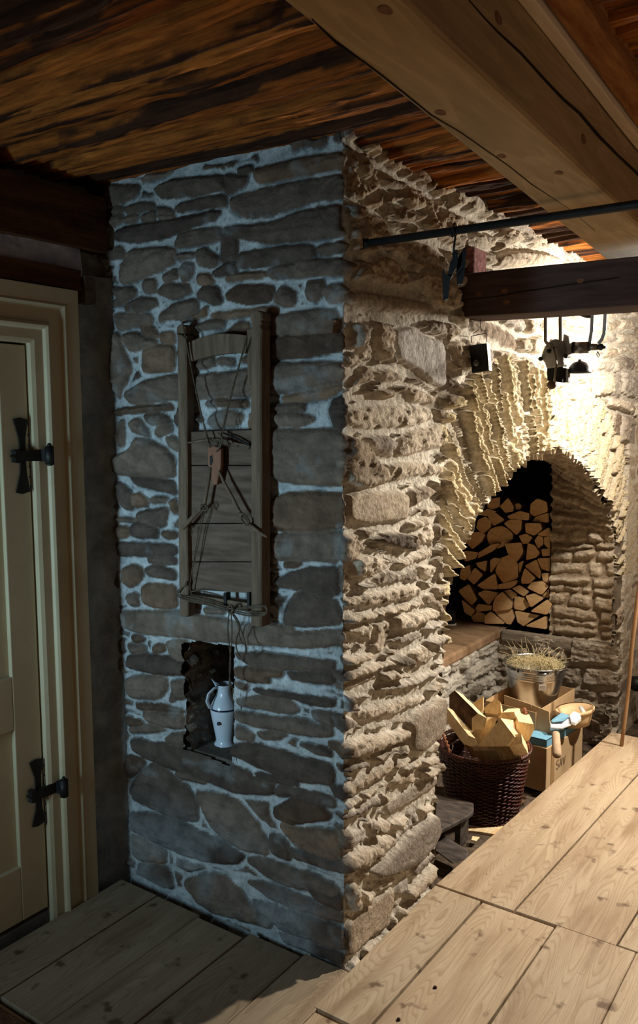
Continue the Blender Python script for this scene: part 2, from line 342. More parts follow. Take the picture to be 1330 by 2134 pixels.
# outlines of the stones one can make out, in photo pixels; at() turns them into metres on the wall planes
STONES_L = '''212,391 243,386 289,386 287,405 264,420 226,428 212,426
325,395 357,378 416,372 466,365 473,380 471,395 416,405 340,415 327,403
471,363 475,380 471,401 483,403 515,382 517,369 500,367
498,351 525,346 527,359 500,363
529,355 572,346 643,329 719,319 721,351 664,359 593,374 542,382 534,369
483,414 517,403 601,386 721,363 721,414 664,418 601,435 559,452 517,454 492,443 483,431
466,477 500,471 559,468 643,439 711,431 713,468 719,492 635,502 572,506 517,498 475,489
226,445 243,428 260,435 252,445 231,448
260,435 285,426 323,426 325,435 298,441 268,445
226,452 256,447 258,460 239,473 224,468
260,456 277,447 289,452 279,466 262,465
295,452 325,441 327,462 302,465
327,435 340,431 365,441 365,445 336,445
329,449 365,447 365,458 336,460
367,435 382,422 433,412 473,407 473,431 416,435 374,443
241,481 281,473 348,462 449,441 462,445 449,460 391,477 348,498 289,507 243,500
365,511 374,489 407,481 462,475 467,498 416,511 369,519
464,500 471,485 494,485 498,511 494,540 462,546
498,527 559,519 643,513 660,523 656,536 601,548 529,559 496,557
662,519 723,502 723,525 668,531
559,563 601,548 723,540 736,553 723,574 664,574 593,582 561,578
471,586 483,576 555,567 557,578 483,588
199,502 220,494 222,519 205,521
220,519 256,513 264,536 226,540
252,569 271,523 340,517 367,523 361,553 327,569 264,591 252,584
367,536 409,529 407,540 374,544
409,527 428,519 460,540 449,557 416,557
445,569 475,548 494,544 494,574 454,578
372,569 386,548 407,553 403,578 386,593
340,578 365,563 372,582 348,591
199,546 220,553 209,565
202,572 224,580 224,591 205,588
207,599 226,599 228,662 209,662
231,601 277,599 285,614 256,633 235,637 247,620
298,595 306,582 327,582 329,612 302,609
330,612 344,595 397,595 399,609 374,622 361,624
414,576 441,574 449,591 416,593
414,612 428,599 458,601 466,633 449,639 433,628 416,624
471,616 492,599 538,595 574,599 567,628 517,635 475,628
574,620 588,595 618,612 618,633 601,639 576,631
639,588 677,586 681,603 664,628 639,622
675,612 685,597 723,595 723,628 694,631
260,637 289,622 327,624 332,637 294,652 262,647
334,658 361,637 412,624 414,641 391,671 365,664 332,671
239,656 281,654 319,658 315,675 247,687
405,658 433,641 433,658 407,664
441,658 475,652 567,641 584,652 517,658 449,664
409,679 433,668 471,668 466,681 412,687
475,692 500,671 521,675 517,696 483,696
559,662 635,647 702,643 708,662 685,692 618,696 561,700
292,677 319,681 332,704 302,700
254,698 281,694 327,711 327,721 277,736
298,767 300,734 319,723 365,721 365,776 302,776
239,692 249,694 268,742 277,772 260,809 252,831 235,797
332,696 365,694 365,715 336,715
561,704 643,696 723,692 727,729 685,736 601,746 561,751
403,755 449,742 454,761 407,767
456,746 489,748 489,759 460,759
260,822 306,793 416,780 508,774 601,757 721,757 723,793 643,809 567,824 475,826 369,833 277,843
584,831 643,814 719,803 689,828 601,839
433,839 449,833 517,837 519,847 441,847
551,845 631,841 635,856 555,858
435,881 449,860 483,856 511,868 500,885 449,892
574,864 601,858 643,864 656,873 635,885 584,887 574,877
687,856 694,835 723,826 723,889 698,889
239,856 306,847 361,843 365,854 306,858 243,866
251,879 263,877 263,928 249,930
271,885 286,873 302,877 316,909 298,905 279,899
304,866 333,860 357,870 357,879 326,887 312,881
324,901 337,885 359,887 359,899 333,911
238,952 271,940 286,913 310,915 345,932 367,956 371,997 314,993 238,987
347,913 361,909 371,916 371,940 353,928
400,868 415,862 429,873 423,879 404,875
560,893 634,895 720,895 722,948 715,1012 642,1008 568,1001
275,991 310,995 371,1006 371,1032 322,1018 286,1006
243,1006 255,1006 279,1026 279,1063 263,1061 247,1038
280,1030 298,1024 312,1042 308,1055 283,1057
316,1042 326,1036 353,1040 345,1047 318,1047
359,1045 371,1042 371,1069 361,1065
290,1069 337,1061 353,1059 349,1094 333,1098 290,1085
273,1100 283,1089 314,1092 331,1104 329,1122 290,1120 275,1116
238,1092 271,1100 269,1120 243,1120
339,1110 355,1105 371,1112 365,1122 345,1120
243,1077 290,1085 286,1088 243,1083
568,1069 572,1038 611,1028 718,1028 718,1100 650,1106 572,1100
564,1112 611,1109 713,1110 705,1173 650,1169 572,1163 568,1135
593,1171 630,1174 615,1182 595,1182
574,1208 611,1194 646,1184 705,1188 703,1241 673,1241 623,1227 580,1219
591,1292 599,1260 619,1231 681,1246 701,1257 713,1284 705,1300 650,1305 595,1300
243,1130 314,1135 371,1137 371,1157 298,1159 247,1155
309,1161 371,1163 371,1176 314,1174
255,1186 283,1176 300,1186 296,1210 275,1223 259,1214
304,1186 329,1178 371,1190 371,1210 337,1204 310,1198
296,1225 310,1216 371,1221 371,1268 329,1266 300,1253
263,1241 290,1235 294,1260 275,1262
253,1274 318,1272 415,1282 533,1303 611,1319 720,1313 728,1339 650,1350 572,1345 494,1339 388,1329 298,1317 257,1305
427,1270 470,1270 470,1278 431,1278
552,1300 611,1307 613,1313 572,1315
277,1325 294,1321 304,1331 290,1338 279,1335
268,1340 301,1345 305,1357 275,1360
320,1349 332,1340 348,1343 343,1357 322,1358
350,1340 362,1333 394,1336 395,1370 380,1379 358,1364
269,1366 313,1362 354,1368 392,1381 394,1405 328,1405 268,1390
266,1413 305,1409 350,1411 352,1432 339,1456 275,1454 264,1435
358,1420 392,1417 394,1451 354,1466 360,1439
285,1466 343,1469 388,1484 380,1486 286,1475
298,1481 324,1481 386,1492 386,1518 354,1516 305,1499
266,1492 298,1503 298,1509 268,1511
268,1516 316,1507 347,1520 328,1524 275,1526
343,1541 358,1529 386,1526 399,1541 380,1554 350,1550
272,1539 324,1546 380,1556 441,1578 493,1597 523,1607 527,1620 574,1631 576,1655 531,1654 486,1650 441,1631 399,1616 354,1601 313,1582 279,1563
268,1571 301,1580 305,1590 286,1610 271,1620 260,1586
271,1646 286,1620 320,1588 354,1608 392,1638 414,1672 414,1710 365,1704 320,1684 279,1665
365,1610 399,1607 433,1627 425,1633 380,1622
491,1360 550,1362 606,1368 700,1379 696,1402 662,1396 587,1392 527,1388 495,1372
489,1394 531,1390 591,1396 591,1407 557,1409 565,1422 523,1420 493,1409
600,1400 662,1402 696,1407 696,1428 644,1420 610,1413
489,1419 516,1428 508,1437 493,1428
523,1435 568,1439 644,1451 696,1458 696,1473 651,1469 606,1454 557,1451
493,1458 550,1449 606,1458 625,1481 606,1488 561,1482 497,1469
489,1484 568,1496 644,1503 696,1522 692,1537 625,1529 550,1518 493,1499
651,1481 696,1484 696,1518 655,1499
493,1514 531,1529 527,1545 493,1539
536,1526 587,1528 598,1533 583,1541 542,1537
482,1571 486,1552 531,1548 606,1571 681,1590 692,1601 696,1638 662,1631 606,1623 550,1605 501,1578
621,1548 689,1560 691,1578 662,1571
576,1657 583,1637 644,1646 700,1665 698,1684 662,1672 625,1661
572,1684 621,1661 674,1672 692,1706 606,1716 576,1702
531,1610 587,1620 628,1635 587,1633 542,1620
406,1650 461,1654 503,1671 533,1709 558,1747 560,1781 512,1772 461,1743 436,1713
272,1692 326,1696 389,1713 453,1747 512,1781 495,1799 436,1795 368,1774 305,1743 278,1730
276,1738 305,1747 343,1772 345,1797 305,1797 280,1785
291,1799 352,1806 364,1852 326,1839 288,1818
381,1835 436,1821 474,1827 495,1848 520,1886 566,1919 562,1936 495,1911 444,1903 411,1877
512,1789 549,1785 613,1810 663,1831 709,1852 705,1873 621,1852 558,1827
566,1734 600,1751 608,1793 571,1781 560,1759
581,1713 621,1725 705,1732 718,1776 705,1793 621,1768
604,1764 709,1797 712,1818 676,1810 613,1789
512,1831 579,1848 663,1886 718,1903 714,1924 642,1903 558,1869
520,1877 600,1894 718,1936 718,1978 642,1957 579,1932
579,1941 642,1966 720,1987 718,2012 655,1987 592,1962
621,1823 714,1861 714,1898 663,1877'''
STONES_R = '''700,607 766,610 831,620 884,633 884,659 831,652 766,649 720,636
818,689 854,682 887,705 918,715 918,807 884,793 848,764 821,748 816,715
766,672 805,674 803,751 795,751 779,731
730,672 754,679 752,711 733,731
930,721 949,708 960,715 960,757 936,748
756,757 772,764 769,793 749,797 726,810 736,784
775,774 808,767 838,790 798,797
779,810 808,807 808,833 785,826
834,803 897,823 893,843 848,839
910,826 930,818 960,823 960,849 923,849
730,852 798,843 893,849 893,875 848,889 766,897 720,879
897,849 930,859 936,882 903,872
754,911 798,905 820,921 815,954 795,951 766,931
716,902 743,915 798,987 795,1007 743,1020 716,1000
825,918 848,895 880,889 923,882 923,928 884,938 821,954
811,964 864,961 926,970 920,987 864,993 805,1007
721,1023 821,1020 841,1033 841,1085 785,1089 743,1093 721,1085
844,1023 884,1010 903,1023 864,1046 848,1059
877,1059 910,1049 910,1072 884,1075
843,1087 884,1072 877,1098 843,1102
762,1125 792,1108 841,1110 848,1131 841,1148 782,1134
710,1121 739,1111 756,1138 733,1177 707,1170
733,1161 766,1157 792,1164 789,1187 762,1207 736,1210
710,1180 736,1213 733,1239 707,1233
815,1174 857,1157 887,1138 897,1157 857,1170 831,1184
864,1177 903,1177 897,1207 874,1203
710,1252 766,1236 831,1220 864,1223 867,1243 825,1249 766,1262 720,1266
720,1285 782,1272 844,1252 844,1269 798,1282 733,1292
897,1223 936,1207 936,1239 907,1243
739,313 765,331 761,376 746,365
784,365 840,380 833,399 803,392
769,418 799,399 784,440 754,429
807,433 833,429 852,452 848,470 818,459
855,448 885,452 870,467
822,508 870,504 916,523 938,553 916,568 870,561 833,534
893,433 931,414 901,455
961,495 998,489 1028,493 1021,523 991,519 964,516
1028,493 1051,474 1081,501 1051,516
1021,538 1066,523 1141,531 1171,549 1028,561
761,549 803,531 848,576 840,602 784,587
746,437 803,459 814,501 773,501
739,470 765,478 765,501 746,501
844,531 867,538 878,568 848,553
870,568 931,576 949,610 949,647 901,640
712,1294 743,1277 796,1270 827,1256 846,1254 844,1261 806,1275 764,1290 722,1301
712,1313 754,1301 768,1298 766,1334 743,1324
806,1284 848,1277 897,1267 899,1286 869,1294 840,1311 808,1311
800,1332 827,1322 869,1315 867,1328 838,1343 798,1341
709,1345 733,1341 731,1355 714,1359
712,1372 764,1355 766,1370 733,1387 714,1381
699,1410 743,1389 806,1376 806,1387 764,1404 707,1423
808,1374 832,1362 846,1374 840,1387 815,1391
701,1437 733,1423 775,1406 781,1414 754,1425 707,1442
764,1437 806,1427 848,1416 901,1395 922,1381 918,1397 880,1416 838,1433 785,1439
731,1452 764,1444 768,1452 735,1458
884,1437 903,1416 907,1435 882,1444
733,1482 785,1467 832,1456 886,1448 869,1465 827,1482 798,1494 743,1501
836,1503 859,1477 891,1463 918,1446 918,1492 909,1522 891,1543 863,1564 842,1562 842,1524
701,1498 726,1492 743,1505 722,1524 705,1526
693,1570 722,1545 775,1530 817,1522 838,1513 836,1538 798,1553 760,1572 716,1585
773,1578 806,1559 827,1547 823,1557 798,1572 777,1589
705,1606 752,1581 764,1595 733,1606 712,1610
869,1581 899,1576 907,1566 895,1591 874,1595
811,1595 838,1570 842,1581 815,1604
872,1309 912,1290 914,1305 876,1315
876,1334 922,1319 922,1341 891,1347
697,1658 754,1618 807,1584 838,1582 798,1612 760,1635 707,1675
817,1618 859,1605 857,1626 828,1639 807,1631
802,1671 855,1637 908,1614 912,1629 880,1652 849,1673 807,1700 798,1692
722,1698 764,1669 785,1658 781,1677 743,1700 705,1713
703,1736 752,1721 754,1740 743,1757 720,1774 714,1751
773,1711 798,1707 790,1736 764,1740
722,1780 764,1757 807,1736 811,1755 781,1780 750,1804 714,1818 705,1801
764,1812 807,1780 849,1732 901,1694 912,1707 904,1744 870,1793 828,1816 781,1829
866,1681 904,1675 891,1690 870,1698
857,1814 880,1791 910,1768 908,1782 874,1812 859,1831
842,1854 870,1833 901,1797 899,1814 870,1854 840,1875
720,1844 739,1829 737,1896 722,1896
743,1850 779,1854 769,1882 750,1892
729,1917 775,1875 817,1846 819,1871 811,1903 807,1928 764,1955 733,1987 720,1991 718,1938
828,1844 849,1827 847,1854 823,1869
823,1704 844,1698 828,1732 807,1715'''

# ------------------------------------------------------------------ masonry chimney wall (two faces and their corner)
def parse(t): return [[tuple(map(float, a.split(','))) for a in l.split()] for l in t.strip().split('\n')]
OPEN_PX = [(905, 1840), (903, 1700), (905, 1560), (912, 1450), (918, 1350), (922, 1300), (926, 1230), (938, 1180), (958, 1150), (975, 1100),
           (1000, 1060), (1028, 1012), (1060, 978), (1100, 946), (1150, 930), (1190, 945), (1222, 980), (1250, 1020), (1268, 1060),
           (1279, 1120), (1284, 1200), (1280, 1300), (1272, 1400), (1262, 1480), (1255, 1520)]
OPEN = [(at(x, y, 0, 0)[1], at(x, y, 0, 0)[2]) for x, y in OPEN_PX]
OPEN = [(min(y, 2.60), z) if z < .95 else (y, z) for y, z in OPEN]
OPEN = [(OPEN[0][0]-.01, -.5)]+[(.53, OPEN[0][1])]+OPEN[1:]+[(OPEN[-1][0], -.5)]
YC, ZC = 1.65, .38            # the arch radiates from about here

LW = .895
sL = np.linspace(-LW, 0, 250)[:-1]; sR = np.concatenate([np.arange(0, .62, .0042), np.arange(.62, 3.12, .0075)])
S1 = np.concatenate([sL, sR]); Z1 = np.arange(-.32, 2.30, .0044)
S, Z = np.meshgrid(S1, Z1, indexing='ij')
D = np.full(S.shape, 1e9); ID = np.full(S.shape, -1)
Sw = S+.006*fbm(S*9, Z*9, 3, 3)+.0035*fbm(S*40, Z*55, 4, 3); Zw = Z+.005*fbm(S*8, Z*10, 5, 3)+.003*fbm(S*45, Z*60, 6, 3)
polys = []
for t, ax in ((STONES_L, 1), (STONES_R, 0)):
    for pl in parse(t):
        pts = []
        for (x, y) in pl:
            h = at(x, y, ax, 0); pts.append((h[0] if ax == 1 else h[1], h[2]))
        polys.append((chaikin(pts, 2 if ax else 1, .14), ax))
for i, (P, ax) in enumerate(polys):
    lo, hi = P.min(0)-.05, P.max(0)+.05
    a0, a1 = np.searchsorted(S1, [lo[0], hi[0]]); b0, b1 = np.searchsorted(Z1, [lo[1], hi[1]])
    if a1 <= a0 or b1 <= b0: continue
    sub = (slice(a0, a1), slice(b0, b1))
    d = poly_sdf(Sw[sub], Zw[sub], P)
    m = d < D[sub]; D[sub] = np.where(m, d, D[sub]); ID[sub] = np.where(m, i, ID[sub])
D = np.where(D < 1e8, D-np.where(S < 0, .0065, .002), D)
Dtr = D.copy()
# courses and voussoirs where single stones cannot be traced
dop = poly_sdf(S, Z, np.array(OPEN)); 
phi = np.arctan2(Z-ZC, S-YC); rad = np.maximum(dop, 0)
wob = .03*fbm(S*5, Z*5, 21, 2)
Dv, Iv = courses(rad+.02*fbm(S*8, Z*8, 61, 2), phi*(1.05+.0*rad)+wob*.6, 31, .020, .042, .16, .42, .010, .004)
Sq = S+.05*fbm(S*2.2, Z*2.6, 62, 3); Zq = Z+.075*fbm(S*1.7, Z*2.2, 63, 3)
Dc, Ic = courses(Sq, Zq, 33, .035, .15, .08, .40, .016, .035)
band = .34+.12*ss(S, 1.4, .8)+.05*fbm(S*4, Z*4, 9, 2)
vz = (S > .55) & (rad < band) & (Z > .80-.1*ss(S, 1, 2.6)) 
Dp = np.where(vz, Dv, Dc); Ip = np.where(vz, Iv, Ic+50000)
area = S > .52
fill = (S > -.0)
Dp2 = np.maximum(Dp, .010-Dtr)
use = (Dp2 < D) & (area | (fill & (Dtr > .015)))
D = np.where(use, Dp2, D); ID = np.where(use, Ip+1000, ID)
# faint flush rubble between the traced stones of the front
Df, If = courses(S, Z, 35, .035, .09, .07, .24, .016, .03)
Df2 = np.maximum(Df, .011-Dtr)
use = (Df2 < D) & (S < 0) & (_h(If, If*0, 5) > .25)
D = np.where(use, Df2, D); ID = np.where(use, If+90000, ID)

rnd = lambda k: _h(ID, ID*0, k)
onL = ss(-S, -.01, .02)            # 1 on the front face, 0 on the hearth face
inside = ss(-D, -.001, .010)
prof = ss(-D, -.003, .016)
prof = prof*.75+.25*ss(-D, 0, .045)
slate = fbm(S*6+rnd(40)*20, Z*70+8*fbm(S*4, Z*9, 8, 2), 11, 4)
rock = fbm(S*16, Z*24, 12, 5); fine = fbm(S*70, Z*90, 13, 4)
ridge = 1-np.abs(fbm(S*26, Z*40, 17, 4))*2.2; ridge2 = 1-np.abs(fbm(S*60, Z*80, 27, 3))*2.2
Sf, Zf = S+.010*fbm(S*30, Z*30, 43, 3), Z+.008*fbm(S*30, Z*30, 44, 3)
fac = facets(Sf*26+rnd(30)*9, Zf*46, 45); fac2 = facets(Sf*70, Zf*110+rnd(31)*9, 46)
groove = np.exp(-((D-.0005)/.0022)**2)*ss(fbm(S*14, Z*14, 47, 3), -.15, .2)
profR = ss(-D+.003*fbm(S*50, Z*60, 48, 2), .0, .009)*.85+.15*ss(-D, 0, .03)
Hl = -.006*groove+inside*(fac*.0016+fac2*.0006)+prof*(.010+.013*rnd(1))+inside*(slate*.0035+rock*.004+fine*.0012)+(1-inside)*(rock*.003+fine*.0025)
nR = len(parse(STONES_L)); isin = lambda ids: np.isin(ID, [nR+k for k in ids])
smooth_ = np.where(isin([1, 16, 57, 79, 73, 68, 0]), .22, 1.0)
Hr = profR*(.012+.028*rnd(1))+inside*smooth_*(slate*.005+rock*.007+fine*.0020+fac*.0058+fac2*.0026)+(1-inside)*(rock*.006+fine*.003)
tilt = ((rnd(2)-.5)*2*((Z*11+rnd(3)*7) % 1-.5)*.004)
# smooth dressed blocks keep a flat face
Hv = ss(-D, -.001, .008)*(.010+.034*rnd(1))+.0065*fbm(phi*75, rad*5, 88, 3)+inside*(slate*.003+rock*.004+fine*.002+fac*.0075+fac2*.003)+(1-inside)*(-.008)
Hr = np.where(vz, Hv, Hr)
H = onL*Hl+(1-onL)*Hr+.012*fbm(S*1.6, Z*1.8, 14, 2)*(1-onL*.4)
H = np.where(S > 2.72, np.where(Z < 1.5, .004*rock+.002*fine+.03, H), H)   # plastered end of the wall below the stone
# base positions round the corner
ang = ss(S, -.012, .012)*math.pi/2
nx, ny = np.sin(ang), -np.cos(ang)
bulge = -.014*np.exp(-((Z-1.0)/.45)**2)+.008*np.exp(-((Z-1.9)/.2)**2)     # the corner is not plumb
cw = np.exp(-(S/.12)**2)
H = H+cw*(bulge+.006*fbm(Z*14, Z*0+3, 15, 3))
px_ = np.where(S < 0, S, 0)+H*nx; py_ = np.where(S > 0, S, 0)+H*ny
px_ = np.where(S <= -LW+.004, S-.03, px_)
P = np.stack([px_, py_, Z], -1)
# colours: stones and lime pointing, plus shade painted into the front joints
def mixc(a, b, t): return np.array(a)*(1-t[..., None])+np.array(b)*t[..., None]
sl = mixc(lin((92, 80, 72)), lin((134, 118, 104)), rnd(6))
sl = sl*(1+.22*slate[..., None]+.25*rock[..., None])
sl = np.where((rnd(7) > .80)[..., None], sl*np.array([1.15, 1.0, .86]), sl)
lime = np.array(lin((206, 213, 215)))*(1+.14*fine[..., None]+.06*rock[..., None])
smear = ss(fbm(S*11, Z*13, 16, 4), .30, .55)*.35
sl = sl*(1-smear[..., None])+lime*smear[..., None]*.55
low = ss(Z, .38, .12)*ss(fbm(S*5, Z*6, 19, 3), -.30, .20)*.62          # lime-smeared foot of the wall
sl = sl*(1-low[..., None])+lime*low[..., None]*.62
srt = mixc(lin((178, 160, 138)), lin((222, 208, 188)), rnd(6))
srt = srt*(1+.18*slate[..., None]+.22*rock[..., None])
srt = np.where((rnd(9) > .78)[..., None], srt*np.array([.78, .82, .92]), srt)
srt = np.where((rnd(7) > .86)[..., None], srt*np.array([.55, .50, .48]), srt)
srt = np.where(isin([20, 51])[..., None], srt*np.array([.30, .29, .30]), srt)
srt = np.where(isin([1])[..., None], srt*0+np.array(lin((196, 190, 186)))*(1+.15*rock[..., None]), srt)
srt = np.where(isin([57, 73])[..., None], srt*np.array([.62, .60, .60]), srt)
brown = ss(Z, 1.72, 1.85)*ss(S, .75, .5)                                 # stones browner and darker towards the ceiling
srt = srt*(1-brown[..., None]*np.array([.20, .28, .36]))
limer = np.array(lin((224, 215, 200)))*(1+.10*fine[..., None])
ochre = np.array(lin((226, 206, 158)))
aw = np.where(vz, 1, 0)*.75
srt = srt*(1-aw[..., None])+ochre*(.82+.3*rnd(8)+.15*slate)[..., None]*aw[..., None]
mL = ss(-D, -.0005, .003); lime = lime*(1-.30*ss(vn(S*190, Z*190, 77), .70, .88))[..., None]
cL = (lime*(1-mL[..., None])+sl*mL[..., None])*(1-.65*groove[..., None])  # grooves darkened in colour as painted shadow lines round the stones
cR = limer*(1-inside[..., None]*.9)+srt*inside[..., None]*.9
eL = ss(S, .004, -.03)                                # lime wash stops just round the corner
eL = ss(S+.02*fbm(S*10, Z*25, 18, 3), .03, -.005)
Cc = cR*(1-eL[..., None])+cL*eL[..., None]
NI = [(385, 1338), (420, 1336), (489, 1347), (488, 1400), (486, 1450), (489, 1500), (487, 1545), (481, 1596), (440, 1577), (385, 1560), (388, 1450)]
NICHE = [(at(x, y, 1, 0)[0], at(x, y, 1, 0)[2]) for x, y in NI]
for (poly, shift) in ((OPEN, 1),):
    pass
cen_s = (S[:-1, :-1]+S[1:, 1:])/2; cen_z = (Z[:-1, :-1]+Z[1:, 1:])/2
jag = .012*fbm(cen_s*12, cen_z*30, 41, 3)
keep = (poly_sdf(cen_s, cen_z, np.array(OPEN))+jag > 0)
m = cen_s < 0
kn = poly_sdf(cen_s, cen_z, np.array(NICHE))+jag*.3 > 0
keep &= kn | ~m
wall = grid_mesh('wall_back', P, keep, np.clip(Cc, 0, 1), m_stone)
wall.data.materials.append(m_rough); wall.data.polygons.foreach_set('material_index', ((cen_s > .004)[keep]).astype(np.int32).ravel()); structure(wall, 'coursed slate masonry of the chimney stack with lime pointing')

# ---- small helper for other stone surfaces: P0(u, v) grid
def stone_surface(name, P0, U, V, seed, hmin, hmax, lmin, lmax, gap, amp, c_lo, c_hi, c_m, keep=None, flip=False, rough=.006, label=None):
    Dd, I = courses(U, V, seed, hmin, hmax, lmin, lmax, gap, .032)
    r1, r2 = _h(I, I*0, 3), _h(I, I*0, 4)
    sla = fbm(U*7+r2*9, V*60, seed+1, 4); roc = fbm(U*14, V*20, seed+2, 4); fi = fbm(U*60, V*80, seed+3, 3)
    pr = ss(-Dd, -.002, .018); ins = ss(-Dd, -.001, .01)
    Hh = pr*(amp*.35+amp*r1)+ins*(sla*rough+roc*rough+.004*(1-2*np.abs(fbm(U*24, V*34, seed+7, 4))))+fi*.002
    Hh = Hh+ins*(facets(U*24+r1*9, V*44, seed+8)*.005+facets(U*66, V*100, seed+9)*.002)
    if flip: Hh = -Hh
    c = mixc(lin(c_lo), lin(c_hi), r2)*(1+.2*sla+.2*roc)[..., None]
    c = np.array(lin(c_m))*(1-ins[..., None])+c*ins[..., None]
    return structure(grid_mesh(name, relief(P0, Hh), keep, np.clip(c, 0, 1), m_rough), label)

TK = -.34                                  # thickness of the arch wall
YJ = 2.58
# soffit: ruled from the front edge of the opening to a squarer edge behind
fr = [p for p in OPEN if p[1] > .30 and (p[0] > .5)]
fr = np.array(fr[:-1]); fr = fr[(fr[:, 1] > .33)]
def resample(p, n):
    seg = np.r_[0, np.cumsum(np.hypot(*np.diff(p, axis=0).T))]; t = np.linspace(0, seg[-1], n)
    return np.stack([np.interp(t, seg, p[:, 0]), np.interp(t, seg, p[:, 1])], 1), t
CY, CZ = 1.62, .34
def polar(p, n):
    """points of an outline where rays from the arch centre meet it"""
    out = []; ph = np.linspace(math.pi, 0, n)
    for f in ph:
        d = np.array([math.cos(f), math.sin(f)]); best = None
        for q0, q1 in zip(p[:-1], p[1:]):
            e = q1-q0; A_ = np.array([[d[0], -e[0]], [d[1], -e[1]]]); dt = np.linalg.det(A_)
            if abs(dt) < 1e-12: continue
            t, u_ = np.linalg.solve(A_, q0-np.array([CY, CZ]))
            if t > 0 and -1e-6 <= u_ <= 1+1e-6: best = t if best is None else max(best, t)
        out.append(np.array([CY, CZ])+d*(best or 1))
    return np.array(out)
bk = np.array([(.50, .20), (.50, .36), (.52, .9), (.62, 1.12), (.9, 1.30), (1.3, 1.38), (1.65, 1.40), (2.1, 1.41), (2.45, 1.38), (2.575, 1.28), (2.60, 1.1), (2.60, .36), (2.60, .2)])
fr = np.array([p for p in OPEN if p[1] > .10])
F_ = polar(fr, 520); B_ = polar(bk, 520)
tF = np.r_[0, np.cumsum(np.hypot(*np.diff(F_, axis=0).T))]
NV = 60; tt = np.linspace(0, 1, NV)
U, V = np.meshgrid(tF, tt*abs(TK), indexing='ij')
P0 = np.zeros((520, NV, 3)); P0[..., 0] = TK*tt[None, :]
P0[..., 1] = F_[:, 0, None]*(1-tt)+B_[:, 0, None]*tt; P0[..., 2] = F_[:, 1, None]*(1-tt)+B_[:, 1, None]*tt
P0[..., 0] += .008
stone_surface('wall_arch_soffit', P0, V, U, 51, .028, .085, .08, .34, .010, .03, (196, 180, 158), (230, 216, 194), (176, 158, 136), flip=True, label='stone soffit and far jamb inside the hearth arch')

def plane_grid(o, u, v, nu, nv, du, dv):
    uu, vv = np.linspace(0, du, nu), np.linspace(0, dv, nv); U, V = np.meshgrid(uu, vv, indexing='ij')
    return np.array(o)+U[..., None]*np.array(u)+V[..., None]*np.array(v), U, V
# far jamb below the hearth level, its ledge, and the low front of the hearth bench
HZ = .345
P0, U, V = plane_grid((-.64, YJ, -.32), (1, 0, 0), (0, 0, 1), 140, 140, .70, HZ+.32)
stone_surface('wall_hearth_side', P0, U, V, 52, .06, .17, .15, .40, .014, .035, (172, 160, 144), (210, 198, 182), (200, 190, 172), flip=False, label='rough stones below the far jamb')
P0, U, V = plane_grid((-.63, .45, -.32), (0, 1, 0), (0, 0, 1), 330, 140, 2.2, HZ+.30)
stone_surface('wall_hearth_front', P0, U, V, 53, .05, .11, .10, .30, .014, .03, (172, 164, 152), (204, 198, 186), (206, 200, 190), label='pale stones under the hearth bench')
mb = MB(); mb.box((-1.3, .35, HZ-.055), (-.60, 2.56, HZ))
for k in range(1): mb.box((-1.3, 2.561, HZ-.06), (-.33, 3.2, HZ-.002))
structure(mb.build('floor_hearth', m_slab, bevel=.012), 'brown stone slab of the raised hearth')
mb = MB(); mb.box((-.60, YJ-.035, HZ-.07), (.0, YJ+.3, HZ-.002))
structure(mb.build('trim_hearth_ledge', mat('grey_slab', (128, 116, 102), (160, 148, 132), scale=(1, 3, 4), ns=8, rough=.9, bump=1, bs=30, bdist=.008), bevel=.015), 'long grey ledge stone under the firewood')
mb = MB(); mb.box((-.31, YJ+.03, -.3), (.016, 3.1, 1.05)); structure(mb.build('wall_jamb_core', MATS['grey_slab']), 'rubble core of the far jamb')
# sooty chamber behind the arch
m_soot = mat('sooty_stone', (40, 34, 30), (66, 56, 48), ns=9, detail=6, rough=.95, bump=1, bs=30, bdist=.02)
def shell(name, quads, m, label):
    mb = MB()
    for q in quads: mb.add(q, [(0, 1, 2, 3)], 0, False)
    return structure(mb.build(name, m), label)
shell('wall_hearth_chamber', [[(-1.3, .3, -.3), (-1.3, 3.25, -.3), (-1.3, 3.25, 2.2), (-1.3, .3, 2.2)],
                      [(-1.3, 3.25, -.3), (.0, 3.25, -.3), (.0, 3.25, 2.2), (-1.3, 3.25, 2.2)],
                      [(-1.3, .3, -.3), (TK, .3, -.3), (TK, .3, 2.2), (-1.3, .3, 2.2)],
                      [(-1.3, .3, 2.2), (TK, .3, 2.2), (TK, 3.25, 2.2), (-1.3, 3.25, 2.2)],
                      [(TK, .3, 1.39), (TK, 2.7, 1.39), (TK, 2.7, 2.2), (TK, .3, 2.2)],
                      [(TK, 2.6, HZ), (TK, 3.25, HZ), (TK, 3.25, 2.2), (TK, 2.6, 2.2)],
                      [(TK, .3, -.3), (TK, .50, -.3), (TK, .50, 2.2), (TK, .3, 2.2)]], m_soot, 'soot-blackened chamber behind the arch')
# near jamb thickness
P0, U, V = plane_grid((TK, .535, -.32), (1, 0, 0), (0, 0, 1), 60, 260, -TK, 1.2)
stone_surface('wall_near_jamb', P0, U, V, 54, .05, .1, .10, .30, .014, .02, (150, 130, 105), (190, 170, 140), (200, 186, 160), flip=True, label='near jamb of the hearth opening')

